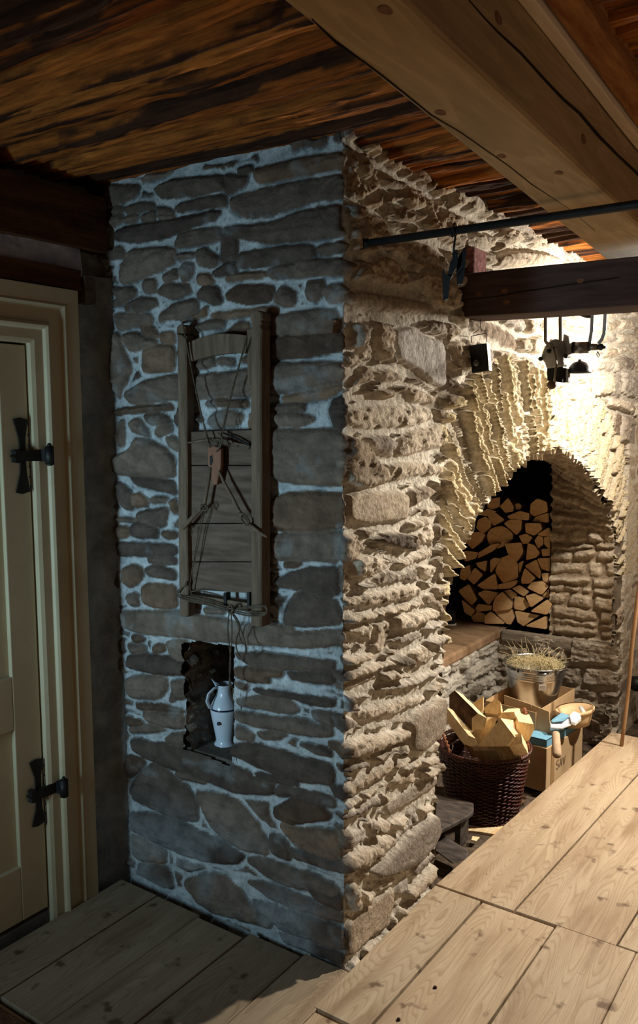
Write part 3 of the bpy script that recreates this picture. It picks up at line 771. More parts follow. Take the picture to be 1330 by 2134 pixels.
# ---- niche in the front face
xa, xb = NICHE[0][0], NICHE[2][0]; z0n, z1n = .49, .855
P0, U, V = plane_grid((xa-.004, .0, .42), (0, 1, 0), (0, 0, 1), 70, 110, .26, .50)
stone_surface('wall_niche_left', P0, U, V, 55, .035, .07, .08, .2, .006, .02, (116, 106, 94), (152, 140, 126), (160, 152, 140), label='inner side of the wall niche')
P0, U, V = plane_grid((xb+.02, .0, .42), (0, 1, 0), (0, 0, 1), 50, 80, .26, .50)
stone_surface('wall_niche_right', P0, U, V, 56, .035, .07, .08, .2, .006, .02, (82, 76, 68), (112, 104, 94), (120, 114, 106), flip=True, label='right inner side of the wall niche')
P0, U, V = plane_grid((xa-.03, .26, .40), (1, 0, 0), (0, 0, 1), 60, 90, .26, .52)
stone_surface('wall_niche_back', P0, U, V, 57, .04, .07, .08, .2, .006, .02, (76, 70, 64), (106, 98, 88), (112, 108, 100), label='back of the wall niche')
mb = MB(); mb.hexa([(xa-.03, .012, .44), (xb+.03, .012, .44), (xb+.03, .27, .44), (xa-.03, .27, .44), (xa-.03, .012, .494), (xb+.03, .012, .492), (xb+.03, .27, .497), (xa-.03, .27, .497)])
mb.box((xa-.03, .015, .862), (xb+.03, .27, .90))
structure(mb.build('trim_niche_slabs', mat('niche_slab', (84, 76, 68), (112, 102, 92), ns=12, rough=.9, bump=.8, bs=50), bevel=.004), 'sill and lintel slabs of the niche')
# inclined slate wedge sticking out of the pointing near the corner
c = at(690, 682, 1, -.02)
mb = MB(); mb.hexa([c+np.array(v) for v in [(-.022, -.01, -.016), (.010, -.01, -.016), (.012, .03, -.016), (-.02, .03, -.016), (-.008, -.014, .014), (.018, -.014, .016), (.02, .03, .016), (-.006, .03, .014)]])
structure(mb.build('trim_slate_wedge', m_board), 'dark slate wedge sticking out of the wall')

# ------------------------------------------------------------------ ceiling of split logs running left to right
xs = np.arange(-1.15, 2.6, .016); ys = np.arange(-2.7, 3.3, .0048)
X, Y = np.meshgrid(xs, ys, indexing='ij')
r = np.random.default_rng(12); ed = [-2.72]
while ed[-1] < 3.32: ed.append(ed[-1]+r.uniform(.045, .10))
ed = np.array(ed)
Yw = Y+.010*fbm(X*1.6, Y*3, 71, 3)+.003*fbm(X*14, Y*20, 72, 2)
k = np.clip(np.searchsorted(ed, Yw)-1, 0, len(ed)-2); wd = ed[k+1]-ed[k]; q = (Yw-ed[k])/wd
rk = lambda s_: _h(k, k*0, s_)
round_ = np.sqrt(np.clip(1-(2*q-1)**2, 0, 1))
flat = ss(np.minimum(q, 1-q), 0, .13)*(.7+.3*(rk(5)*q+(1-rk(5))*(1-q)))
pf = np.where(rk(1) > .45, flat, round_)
strk = fbm(X*2.2+rk(2)*30, Yw*75, 73, 5); chip = fbm(X*6+rk(3)*10, Y*30, 74, 4)
drop = .010+.022*rk(4)
Hc = pf*(.036+drop)+strk*.009*ss(pf)+chip*.009
Zc = 2.272-Hc-.0-.030*np.minimum(X, 0)*0+.028*np.clip(-X, 0, 1)
org = mixc(lin((168, 88, 30)), lin((214, 132, 58)), rk(6)); bar = np.array(lin((74, 46, 30)))
tb = np.clip(ss(strk+.6*chip+(rk(7)-.5)*1.0, -.02, .16), 0, 1)
pale = (rk(8) > .94)[..., None]
cc = org*(1-tb[..., None])+bar*tb[..., None]
cc = np.where(pale, cc*.5+np.array(lin((190, 152, 112)))*.5, cc)
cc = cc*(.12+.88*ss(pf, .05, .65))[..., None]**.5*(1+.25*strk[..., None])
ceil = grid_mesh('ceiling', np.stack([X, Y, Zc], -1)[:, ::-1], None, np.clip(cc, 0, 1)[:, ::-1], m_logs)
structure(ceil, 'ceiling of rough split logs laid side by side')
mb = MB(); mb.box((-1.4, -2.9, 2.33), (2.8, 3.5, 2.36)); structure(mb.build('ceiling_deck', m_darkw), 'dark boards above the log ceiling')

# ------------------------------------------------------------------ floor boards
mbf = MB(); fcol = []
def board(x0, x1, y0, y1, x0b=None, x1b=None, z=0, g=.0018):
    x0b = x0 if x0b is None else x0b; x1b = x1 if x1b is None else x1b
    n0 = len(mbf.v); mbf.hexa([(x0+g, y0+g, z-.04), (x1-g, y0+g, z-.04), (x1b-g, y1-g, z-.04), (x0b+g, y1-g, z-.04),
                               (x0+g, y0+g, z), (x1-g, y0+g, z), (x1b-g, y1-g, z), (x0b+g, y1-g, z)])
    a = random.random(); t = random.random(); fcol.append((a, t))
YB = .51
board(-.86, -.69, -.62, -.045); board(-.69, -.50, -.62, -.045, z=-.002); board(-.50, -.316, -.62, -.06, z=.001); board(-.316, -.125, -.62, -.030, z=-.001); board(-.125, .035, -.62, -.012)
board(-.86, -.55, -2.6, -.63, z=-.004); board(-.55, -.30, -2.6, -.63, z=-.004); board(-.30, -.02, -2.6, -.63, z=-.003); board(.036, .16, -.62, -.20, z=-.03)
board(.022, .178, -.185, YB, .022, .186, z=.001); board(.034, .30, -1.6, -.192); board(-.02, .034, -2.6, -.63)
board(.182, .418, -.19, YB-.002, .190, .424); board(.30, .42, -1.6, -.195, z=-.002)
board(.425, .655, -1.6, YB+.01, .425, .657, z=.002); board(.655, .86, -1.6, YB+.012, z=.001); board(.86, 1.12, -1.6, YB+.012); board(1.12, 1.4, -2.6, YB+.012, z=.001); board(1.4, 1.75, -2.6, YB)
board(1.75, 2.1, -2.6, YB); board(.035, 1.12, -2.6, -1.61)
YE = 2.215
board(.022, .29, YB+.004, YE, .118, .372, z=.001); board(.292, .60, YB+.008, YE, .374, .66); board(.602, .90, YB+.012, YE, .665, .95, z=.001); board(.90, 1.25, YB+.016, YE, .95, 1.3)
board(1.25, 1.7, YB+.016, YE, 1.3, 1.72); board(1.7, 2.1, YB+.016, YE, 1.72, 2.1)
fo = mbf.build('floor', m_floor, bevel=.0022, bseg=1)
a = fo.data.color_attributes.new('Col', 'FLOAT_COLOR', 'POINT')
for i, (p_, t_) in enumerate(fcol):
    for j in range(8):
        v = (.70+.16*p_)*(.72 if i < 5 else 1); a.data[i*8+j].color = (v, v*(.94+.04*t_), v*(.88+.07*t_), 1)  # first boards darkened: worn brown, plus shade put into the colour
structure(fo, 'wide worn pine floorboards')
# earth floor of the sunken hearth pit and under the boards
P0, U, V = plane_grid((-1.35, -3, -.225), (1, 0, 0), (0, 1, 0), 160, 240, 4.2, 6.5)
P0[..., 2] += .012*fbm(U*5, V*5, 81, 5)
Cp = np.ones(P0.shape); e = grid_mesh('floor_pit', P0, None, Cp, m_soil); structure(e, 'earth and stones at the bottom of the pit')

# ------------------------------------------------------------------ left wall with door
XD = -.882
YY, ZZ = np.meshgrid(np.arange(-.16, .03, .004), np.arange(-.05, 1.97, .004), indexing='ij')
Hh = .006*fbm(YY*14, ZZ*14, 91, 5)+.014*fbm(YY*3, ZZ*2.5, 92, 2)+.02*ss(YY, -.05, 0)
Cw = np.ones(YY.shape+(3,))*np.array(lin((232, 238, 240)))*(1+.2*fbm(YY*20, ZZ*20, 93, 4))[..., None]
P0 = np.stack([XD-.012+Hh, YY, ZZ], -1)
structure(grid_mesh('wall_left', P0, None, np.clip(Cw, 0, 1), m_plaster), 'dark grey rendered strip between the door frame and the slate wall')
mb = MB(); mb.box((XD-.2, -2.9, -.05), (XD-.09, .1, 2.33)); structure(mb.build('wall_left_core', m_plain), 'wall body behind the door')
mb = MB(); mb.box((XD-.2, -2.9, -.05), (XD-.005, -1.34, 2.33)); structure(mb.build('wall_left_rear', m_plain), 'rendered wall left of the door')
# rough timbers above the door
def timber(name, lo, hi, m, label, cat, amp=.006, seed=0, rot=None, n=(60, 10, 10)):
    """box timber with hewn, slightly wavy faces"""
    mb = MB(); lo = np.array(lo, float); hi = np.array(hi, float)
    bm = bmesh.new(); bmesh.ops.create_cube(bm, size=1)
    ext = hi-lo; ax = int(np.argmax(ext))
    es = [e for e in bm.edges if abs((e.verts[0].co-e.verts[1].co)[ax]) > .5]
    bmesh.ops.subdivide_edges(bm, edges=es, cuts=max(4, int(ext[ax]/.04)), use_grid_fill=True)
    bmesh.ops.subdivide_edges(bm, edges=[e for e in bm.edges if abs((e.verts[0].co-e.verts[1].co)[ax]) < .01], cuts=3, use_grid_fill=True)
    V = np.array([v.co[:] for v in bm.verts]); F = [[v.index for v in f.verts] for f in bm.faces]; bm.free()
    Wd = lo+(V+.5)*ext; c_ = (lo+hi)/2
    t = Wd[:, ax]; o = [i for i in range(3) if i != ax]
    an = np.arctan2(V[:, o[1]], V[:, o[0]])
    nn = fbm(t*4+seed, an*1.2+seed, seed+5, 4)*amp
    for i in o: Wd[:, i] += np.sign(V[:, i])*(np.abs(V[:, i]) > .49)*nn+fbm(t*1.2, t*0+i, seed+i, 2)*amp
    mb.add(Wd, F, 0, False)
    o_ = mb.build(name, m, bevel=0)
    return tag(o_, label, cat)
m_oak = mat('dark_oak', (56, 34, 18), (92, 56, 30), scale=(14, 1.5, 14), ns=3, detail=8, rough=.8, bump=.6, bs=12, bdist=.004, spec=.2)
timber('wall_beam', (XD-.15, -1.7, 2.035), (XD+.035, -.03, 2.20), m_oak, 'dark brown hewn beam along the wall above the door, touching the ceiling', 'beam', .006, 3)
timber('door_lintel', (XD-.15, -1.5, 1.915), (XD+.018, -.125, 1.975), m_oak, 'thin dark timber lintel right above the cream door frame', 'beam', .004, 8)
timber('wedge_block', (XD-.10, -.115, 1.875), (XD+.024, -.075, 1.955), m_board, 'small grey wooden block at the end of the door lintel', 'wooden block', .003, 12)
YY, ZZ = np.meshgrid(np.arange(-1.5, -.11, .006), np.arange(1.955, 2.05, .004), indexing='ij')
Cw = np.ones(YY.shape+(3,))*np.array(lin((216, 216, 222)))
structure(grid_mesh('trim_plaster_strip', np.stack([XD+.006+.010*fbm(YY*9, ZZ*14, 95, 4), YY, ZZ], -1), None, Cw, m_lime), 'strip of whitish plaster between the two dark timbers')
YY, ZZ = np.meshgrid(np.arange(-.14, .02, .005), np.arange(1.84, 2.06, .005), indexing='ij')
Cw = np.ones(YY.shape+(3,))*np.array(lin((220, 205, 190)))
structure(grid_mesh('trim_broken_plaster', np.stack([XD-.035+.03*fbm(YY*16, ZZ*16, 96, 4), YY, ZZ], -1), None, Cw, m_plaster), 'broken plaster in the corner above the lintel')

# door frame: moulded profile swept up the side and along the top with a mitre
prof = [(0, -.03), (0, .012), (.012, .017), (.040, .017), (.044, .026), (.052, .031), (.060, .026), (.064, .017), (.104, .015), (.108, .024), (.115, .029), (.122, .023), (.126, .026), (.166, .026), (.166, -.03)]
mb = MB()
rows = []
for (yy, zz, dy, dz) in ((-.312, -.03, 1, 0), (-.312, 1.742, 1, 1), (-1.22, 1.742, -1, 1), (-1.22, -.03, -1, 0)):
    rows.append([(XD+.002+h_, yy+dy*o_, zz+dz*(o_ if dz else 0)) for (o_, h_) in prof])
V = [p for rw in rows for p in rw]; n = len(prof)
Fs = [(i*n+k_, i*n+k_+1, (i+1)*n+k_+1, (i+1)*n+k_) for i in range(3) for k_ in range(n-1)]
mb.add(V, Fs, 0, False)
structure(mb.build('trim_1', m_paint, bevel=.0015), 'cream moulded door frame')
mb = MB(); mb.box((XD-.09, -1.24, -.05), (XD-.004, -.30, .018)); structure(mb.build('trim_2', mat('grey_sill', (88, 88, 86), (110, 108, 104), ns=20, rough=.9, bump=.6), bevel=.006), 'grey stone door sill')
# door leaf with sunk panels
mb = MB(); x0, x1 = XD-.045, XD-.002; L0, L1 = -1.215, -.317; zb, zt = .03, 1.736
rails = [(zb, .20), (.62, .78), (zt-.13, zt)]
mb.box((x0, L1-.090, zb), (x1, L1, zt)); mb.box((x0, L0, zb), (x1, L0+.09, zt)); mb.box((x0, (L0+L1)/2-.05, zb), (x1, (L0+L1)/2+.05, zt))
for a_, b_ in rails: mb.box((x0, L0+.09, a_), (x1-.0005, L1-.09, b_))
door = mb.build('door_1', m_paint, bevel=.003); structure(door, 'cream painted panelled door')
for (a_, b_) in ((.20, .62), (.78, zt-.13)):
    for (c_, d_) in ((L0+.09, (L0+L1)/2-.05), ((L0+L1)/2+.05, L1-.09)):
        mb = MB(); mb.box((x0+.008, c_-.004, a_-.004), (x1-.014, d_+.004, b_+.004)); part(door, 'door_panel', mb, m_paint)
# wrought-iron butterfly hinges
def hinge(zc, yc, k=1.0):
    mb = MB(); x = XD+.001; t = .004
    def plate(pts):
        mb.prism(pts, lambda y, z: (x, yc+y, zc+z), lambda y, z: (x+t, yc+y, zc+z))
    for s_ in (1, -1):
        plate([(-.030, s_*.105*k), (-.010, s_*.110*k), (.017, s_*.104*k), (.007, s_*.05), (.006, s_*.012), (-.012, s_*.012), (-.014, s_*.05)])
    mb2 = MB(); x = XD+.014
    mb2.prism([(-.012, -.015), (.062, -.017), (.062, .017), (-.012, .015)], lambda y, z: (x, yc+y, zc+z), lambda y, z: (x+.0055, yc+y, zc+z))
    mb2.prism([(-.012, -.010), (-.026, -.020), (-.040, -.017), (-.036, -.006), (-.046, 0), (-.036, .006), (-.040, .017), (-.026, .020), (-.012, .010)], lambda y, z: (x-.013, yc+y, zc+z), lambda y, z: (x+.005, yc+y, zc+z))
    mb3 = MB(); ys_ = yc+.058; x += .014
    mb3.tube([(x+.016, ys_, zc-.026), (x+.016, ys_, zc+.026)], .013, 14); mb3.tube([(x+.016, ys_, zc+.026), (x+.016, ys_, zc+.036)], [.008, .004], 10)
    mb3.tube([(x+.016, ys_, zc-.030), (x+.016, ys_, zc-.026)], [.006, .013], 14)
    mb3.box((x-.012, ys_-.01, zc-.018), (x+.016, ys_+.010, zc+.018)); mb3.box((x-.03, yc-.012, zc-.014), (x-.012, yc+.004, zc+.014))
    h = part(door, 'door_hinge', mb, m_iron, bevel=.001)
    a_ = part(h, 'hinge_strap', mb2, m_iron, bevel=.001); b_ = part(h, 'hinge_knuckle', mb3, m_iron)
    for s_ in (1, -1):
        for dz in (.03, .06, .09):
            mm = MB(); mm.lathe([(.0, .003), (.003, .002), (.0042, 0)], seg=8, mw=Matrix.Translation((x+t, yc-.003, zc+s_*dz)) @ Matrix.Rotation(math.pi/2, 4, 'Y')); part(h, 'rivet', mm, m_iron)
hp = at(45, 950, 0, XD); hinge(hp[2], hp[1]+.005)
hp = at(78, 1652, 0, XD); hinge(hp[2]+.002, hp[1]+.005, .95)

# ------------------------------------------------------------------ far end and the unseen sides of the room
YF = 3.13
mb = MB()
for k_ in range(9): mb.box((-.2, YF, 1.50+k_*.095), (2.7, YF+.05, 1.592+k_*.095))
structure(mb.build('wall_right', m_darkw, bevel=.004), 'dark horizontal timbers at the far end')
P0, U, V = plane_grid((-.2, YF, -.3), (1, 0, 0), (0, 0, 1), 240, 200, 2.9, 1.8)
stone_surface('wall_right_plaster', P0, U, V, 58, .1, .25, .2, .5, .02, .02, (196, 184, 166), (220, 210, 196), (226, 218, 204), flip=False, label='whitewashed rough wall below the timbers')
mb = MB(); mb.box((2.6, -2.9, -.1), (2.7, 3.3, 2.33)); structure(mb.build('wall_side', m_plain), 'rendered side wall of the room')
mb = MB(); mb.box((-1.1, -2.9, -.1), (-.75, -2.8, 2.33)); mb.box((-.75, -2.9, -.1), (-.1, -2.8, 1.2)); mb.box((-.75, -2.9, 2.1), (-.1, -2.8, 2.33)); mb.box((-.1, -2.9, -.1), (2.7, -2.8, 2.33))
structure(mb.build('wall_front', m_plain), 'rendered wall behind the viewer, with the window opening')
# foot stones at the far right corner of the pit

# ================================================================== THINGS
def PX(x, y, Y): return Vector(at(x, y, 1, Y))
def beam_between(name, c4a, c4b, m, label, cat, cracks=None, bevel=.006):
    """hewn beam from a quad section c4a to a quad section c4b"""
    a = [Vector(p) for p in c4a]; b = [Vector(p) for p in c4b]; n = 60; mb = MB(); V = []
    for i in range(n+1):
        t = i/n
        for j in range(4):
            p = a[j].lerp(b[j], t); V.append(p+Vector([.0022*(float(fbm(t*9+j*3, k*5.3+j, 7, 3))) for k in range(3)]))
    F = [(i*4+j, i*4+(j+1) % 4, (i+1)*4+(j+1) % 4, (i+1)*4+j) for i in range(n) for j in range(4)]+[(3, 2, 1, 0), (n*4, n*4+1, n*4+2, n*4+3)]
    mb.add(V, F, 0, False); o = mb.build(name, m, bevel=bevel); return tag(o, label, cat)
def crack(parent, pts, wd, m, nrm, name='crack'):
    """a drying crack: a thin dark wedge let into the face"""
    pts = [Vector(p) for p in pts]; n = len(pts); mb = MB(); V = []; nrm = Vector(nrm)
    side = (pts[-1]-pts[0]).cross(nrm).normalized()
    for i, p in enumerate(pts):
        w_ = wd*(.35+.65*math.sin(math.pi*min(1, max(0, i/(n-1)))))*(.6+.8*float(vn(i*.9, 3.3, 5)))
        V += [p+side*w_+nrm*.0008, p-side*w_+nrm*.0008, p-side*w_*.3-nrm*.01, p+side*w_*.3-nrm*.01]
    F = [(i*4+j, i*4+(j+1) % 4, (i+1)*4+(j+1) % 4, (i+1)*4+j) for i in range(n-1) for j in range(4)]
    mb.add(V, F, 0, False); return part(parent, name, mb, m)
m_crack = mat('crack_dark', (34, 24, 16), ns=5, rough=1, bump=0)

# big pale beam carrying the ceiling
def bl(y): return .545-.083*(y+1.02)-.005       # left lower edge
def brt(y): return .673-.037*(y+.906)+.002      # right lower edge
ya, yb = -2.7, 3.12
big = beam_between('ceiling_beam', [(bl(ya), ya, 1.998), (brt(ya), ya, 1.998), (brt(ya)-.012, ya, 2.262), (bl(ya), ya, 2.262)],
                   [(bl(yb)+.07, yb, 1.998), (brt(yb), yb, 1.998), (brt(yb)-.012, yb, 2.262), (bl(yb)+.07, yb, 2.262)], m_beam,
                   'massive pale squared beam running under the log ceiling away from the viewer', 'beam', bevel=.010)
pts = [(815, -60), (840, -30), (975, 0), (1010, 40), (1035, 66), (1085, 112), (1140, 172), (1175, 208), (1208, 236), (1250, 285), (1290, 325), (1330, 362), (1380, 412)]
cp = []
for (x, y) in pts[2:]:
    p = at(x, y, 0, .655); yy = p[1]; xx = brt(yy)-.004; p = at(x, y, 0, xx); cp.append((xx+.001, p[1], p[2]))
crack(big, cp, .0023, m_crack, (1, 0, 0))
cp = [at(x, y, 2, 1.998) for (x, y) in [(650, 40), (700, 90), (760, 130), (800, 160), (850, 200), (900, 240), (960, 275), (1010, 310), (1060, 345), (1110, 385), (1180, 430), (1240, 480)]]
crack(big, cp, .0013, m_crack, (0, 0, -1))
# knots of the beam
m_knot = mat('knot_wood', (104, 68, 44), (130, 90, 60), ns=30, rough=.8, bump=.2)
def knot(parent, p, nrm, r, k=1.6, ax=(0, 1, 0)):
    nrm = Vector(nrm).normalized(); ax = Vector(ax); s = nrm.cross(ax).normalized(); mb = MB()
    V = [Vector(p)+nrm*.0012]+[Vector(p)+nrm*.0008+(ax*math.cos(a)*k+s*math.sin(a))*r*(1+.07*math.sin(3*a+r*900)) for a in [i*math.pi/8 for i in range(16)]]
    mb.add(V, [(0, i+1, (i+1) % 16+1) for i in range(16)], 0, False); part(parent, 'knot', mb, m_knot)
for (x, y) in [(918, 234), (803, 20), (1045, 325), (1165, 360)]: knot(big, at(x, y, 2, 1.998), (0, 0, -1), .008)
for (x, y) in [(1038, 38), (1033, 165), (1216, 290)]:
    p = at(x, y, 0, .65); xx = brt(p[1])-.004; knot(big, at(x, y, 0, xx), (1, 0, 0), .009)
def bx(y): return .652-.031*(y+.49)
ba = beam_between('ceiling_batten', [(bx(ya), ya, 2.168), (bx(ya)+.024, ya, 2.168), (bx(ya)+.024, ya, 2.24), (bx(ya), ya, 2.24)],
                  [(bx(yb), yb, 2.168), (bx(yb)+.024, yb, 2.168), (bx(yb)+.024, yb, 2.24), (bx(yb), yb, 2.24)], m_bat, 'thin pale batten nailed along the top right edge of the big beam', 'batten', bevel=.002)
jo = beam_between('rough_ceiling_joist', [(bx(ya)+.028, ya, 2.180), (bx(ya)+.075, ya, 2.190), (bx(ya)+.075, ya, 2.27), (bx(ya)+.028, ya, 2.27)],
                  [(bx(yb)+.028, yb, 2.180), (bx(yb)+.075, yb, 2.190), (bx(yb)+.075, yb, 2.27), (bx(yb)+.028, yb, 2.27)], mat('orange_rough_wood', (150, 88, 40), (206, 140, 76), scale=(14, 1.4, 14), ns=4, rough=.85, bump=1, bs=14, bdist=.01),
                  'rough orange-brown joist beside the pale batten where the right logs end', 'joist', bevel=.002)

# dark cross beam over the hearth
tb_ = beam_between('hearth_cross_beam', [(-.06, .68, 1.850), (-.06, .85, 1.852), (-.06, .85, 1.985), (-.06, .68, 1.985)],
                   [(2.6, .68, 1.795), (2.6, .85, 1.797), (2.6, .85, 1.94), (2.6, .68, 1.94)], m_dark, 'dark cross beam sticking out of the stone wall in front of the hearth', 'beam', bevel=.004)
cp = [at(x, y, 1, .68) for (x, y) in [(958, 626), (1000, 621), (1040, 617), (1080, 609), (1130, 602), (1180, 594), (1230, 587), (1280, 580), (1330, 571), (1390, 563)]]
crack(tb_, cp, .0022, m_crack, (0, -1, 0))
for x, y in [(1052, 606), (998, 613), (1210, 585), (1056, 630)]: knot(tb_, at(x, y, 1, .68), (0, -1, 0), .007, ax=(1, 0, 0))

# iron tie rod
mb = MB(); pa, pb = PX(738, 511, .058), PX(1330, 426, .058); d = (pb-pa)
mb.tube([pa-d*.06, pa+d*3.0], .0098, 20)
rod = tag(mb.build('iron_rod', m_iron), 'long black iron rod let into the stone wall and crossing below the beams', 'rod')
mb = MB(); mb.tube([pa+d*.00, pa+d*.045], .0135, 20); mb.tube([pa+d*.05, pa+d*.06], .0122, 20); part(rod, 'rod_collar', mb, m_iron)

# black clamp hanging from the rod
rp = PX(947, 480, .058)
hk = thing('hanging_iron_clamp', rp, 'black iron spring clamp with two dark blades hanging from the iron rod', 'clamp')
def Q(x, y, Y=.058): return PX(900+x/5.615, 440+y/5.615, Y)
mb = MB(); mb.tube([Q(258, 300, .05), Q(255, 220, .045), Q(262, 150, .046), Q(282, 150, .058), Q(290, 200, .071), Q(283, 260, .072), Q(262, 400, .06), Q(250, 520, .058)], .0034, 8, flat=.6)
mb.tube([Q(243, 250, .048), Q(237, 305, .048)], .003, 6)
part(hk, 'hook_strap', mb, m_iron)
def slab(pts, Y, t, m, nm, par):
    mb = MB(); n = len(pts)
    V = [Q(x, y, Y) for x, y in pts]+[Q(x, y, Y+t) for x, y in pts]
    mb.add(V, [tuple(range(n)), tuple(range(2*n-1, n-1, -1))]+[(i, i+n, (i+1) % n+n, (i+1) % n) for i in range(n)], 0, False)
    return part(par, nm, mb, m, bevel=.0008)
slab([(245, 480), (295, 450), (310, 520), (300, 640), (250, 720), (215, 800), (190, 740), (215, 600), (240, 560)], .052, .012, m_black, 'clamp_body', hk)
slab([(345, 480), (380, 430), (405, 470), (385, 740), (360, 850), (300, 880), (285, 700), (310, 540)], .064, .010, m_black, 'clamp_blade', hk)
slab([(120, 700), (140, 670), (160, 740), (190, 745), (220, 760), (195, 1020), (165, 1050), (135, 1040), (125, 850)], .046, .010, m_black, 'clamp_blade', hk)
for (a_, b_) in (((310, 865), (335, 845)), ((345, 865), (368, 840)), ((150, 1048), (185, 1025))):
    mb = MB(); mb.tube([Q(a_[0], a_[1], .043), Q(b_[0], b_[1], .043)], .0011, 6); part(hk, 'steel_tip', mb, m_zinc)
mb = MB(); mb.tube([Q(215, 800, .046), Q(290, 690, .046)], .0016, 6); part(hk, 'steel_edge', mb, m_steel)
# pink porous block bedded in the wall above the cross beam end
c = at(989, 548, 0, .012); mb = MB(); mb.box((c[0]-.03, c[1]-.055, c[2]-.04), (c[0]+.022, c[1]+.05, c[2]+.042))
o = mb.build('pumice_block', m_brick, bevel=.006); tag(o, 'small pink porous block set in the stone wall above the dark cross beam', 'block')

# lantern under the cross beam
YL = .76
lt = thing('hanging_lantern', PX(1002, 745, YL), 'small black box lantern with a round lens hanging from the cross beam', 'lantern')
def T(x, y, Y=YL): return PX(900+x/5.615, 440+y/5.615, Y)
mb = MB(); f0 = [T(432, 1572, YL-.02), T(636, 1545, YL-.02), T(664, 1865, YL-.02), T(468, 1895, YL-.02)]
b0 = [p+Vector((.002, .018, 0)) for p in f0]; mb.hexa([f0[3], f0[2], b0[2], b0[3], f0[0], f0[1], b0[1], b0[0]])
part(lt, 'lantern_box', mb, m_black, bevel=.002)
mb = MB(); e_ = Vector((.0012, -.0006, 0)); g0 = [f0[1]+e_, b0[1]+e_, b0[2]+e_, f0[2]+e_]; g1 = [p+Vector((.002, -.001, 0)) for p in g0]
mb.hexa([g0[3], g0[2], g1[2], g1[3], g0[0], g0[1], g1[1], g1[0]]); part(lt, 'bright_side_plate', mb, m_steel)
lc = T(525, 1775, YL-.021); mw = Matrix.Translation(lc) @ Matrix.Rotation(math.radians(90), 4, 'X')
mb = MB(); mb.lathe([(.0, .010), (.004, .0098), (.008, .008), (.0105, .005), (.0118, .001), (.0125, 0)], seg=28, mw=mw); part(lt, 'lens', mb, m_lens)
mb = MB(); mb.lathe([(.0125, -.001), (.0125, .003), (.0138, .003), (.0138, -.001)], seg=28, mw=mw); part(lt, 'lens_ring', mb, m_black)
mb = MB(); mb.tube([T(470, 1555), T(462, 1465), T(545, 1445), T(640, 1430), T(645, 1530)], .0016, 8)
part(lt, 'bail_handle', mb, m_iron)
mb = MB(); mb.tube([T(490, 1445), T(495, 1420), T(545, 1395), T(560, 1360), T(525, 1335), T(545, 1320)], .0011, 6); mb.tube([T(570, 1250), T(572, 1370), T(585, 1392), T(625, 1395), T(632, 1425)], .0011, 6)
part(lt, 'wire_hook', mb, m_iron)

# crank mill and lamp-like fittings hanging behind the beam
YG = .88
def G(x, y, Y=YG): return PX(1080+x/5.32, 600+y/5.32, Y)
gm = thing('hanging_crank_mill', G(380, 760), 'grey cast metal crank mill with a round knob hanging on two steel straps', 'mill')
def flatbar(pts, wd, th, Y):
    mb = MB(); n = len(pts); V = []
    P_ = [G(x, y, Y) for x, y in pts]
    for i, p in enumerate(P_):
        t = (P_[min(i+1, n-1)]-P_[max(i-1, 0)]).normalized(); s = t.cross(Vector((0, 1, 0))).normalized()
        V += [p+s*wd+Vector((0, -th, 0)), p-s*wd+Vector((0, -th, 0)), p-s*wd+Vector((0, th, 0)), p+s*wd+Vector((0, th, 0))]
    mb.add(V, [(i*4+j, i*4+(j+1) % 4, (i+1)*4+(j+1) % 4, (i+1)*4+j) for i in range(n-1) for j in range(4)]+[(3, 2, 1, 0), (4*n-4, 4*n-3, 4*n-2, 4*n-1)], 0, False); return mb
m_strap = mat('strap_steel', (120, 112, 100), (150, 140, 126), ns=18, rough=.5, metal=.6, bump=.1)
part(gm, 'hanger_strap', flatbar([(305, 120), (305, 590), (345, 645), (370, 655)], .0055, .0015, YG), m_strap)
part(gm, 'hanger_strap', flatbar([(468, 120), (470, 590), (420, 640), (390, 655)], .0055, .0015, YG), m_strap)
m_cast = mat('grey_cast', (150, 146, 140), (182, 178, 172), ns=24, detail=8, rough=.5, bump=.25, c3=(110, 104, 98), s3=10)
def gslab(pts, Y0, Y1, m, nm, bevel=.003):
    mb = MB(); n = len(pts); V = [G(x, y, Y0) for x, y in pts]; V = V+[p+Vector((.0, Y1-Y0, 0)) for p in V]
    mb.add(V, [tuple(range(n)), tuple(range(2*n-1, n-1, -1))]+[(i, i+n, (i+1) % n+n, (i+1) % n) for i in range(n)], 0, False)
    return part(gm, nm, mb, m, bevel=bevel)
gslab([(290, 650), (330, 600), (400, 560), (480, 580), (510, 660), (500, 870), (310, 895), (290, 830), (245, 770)], YG+.006, YG+.05, m_cast, 'mill_body', .006)
gslab([(318, 890), (497, 870), (494, 1050), (322, 1030)], YG+.012, YG+.045, m_black, 'mill_foot', .002)
gslab([(500, 505), (560, 540), (572, 620), (550, 765), (505, 770), (490, 640)], YG+.02, YG+.06, m_cast, 'side_flange', .004)
gslab([(502, 880), (560, 900), (555, 1050), (500, 1050)], YG+.03, YG+.05, m_zinc, 'side_plate', .002)
mb = MB(); mb.tube([G(385, 660, YG-.004), G(410, 740, YG-.008), G(425, 830, YG-.01), G(415, 940, YG-.01), G(400, 1040, YG-.012)], [.0060, .0054, .0048, .0046, .0052], 12, flat=.7); part(gm, 'crank_arm', mb, m_steel)
mb = MB(); mb.lathe([(0, .0), (.009, .0005), (.0135, .003), (.0155, .010), (.0145, .017), (.009, .023), (.005, .026), (0, .026)], seg=28, mw=Matrix.Translation(G(360, 1072, YG-.016)) @ Matrix.Rotation(math.radians(-90), 4, 'X')); part(gm, 'crank_knob', mb, mat('knob_wood', (86, 66, 48), (104, 82, 62), ns=6, rough=.4, bump=.05))
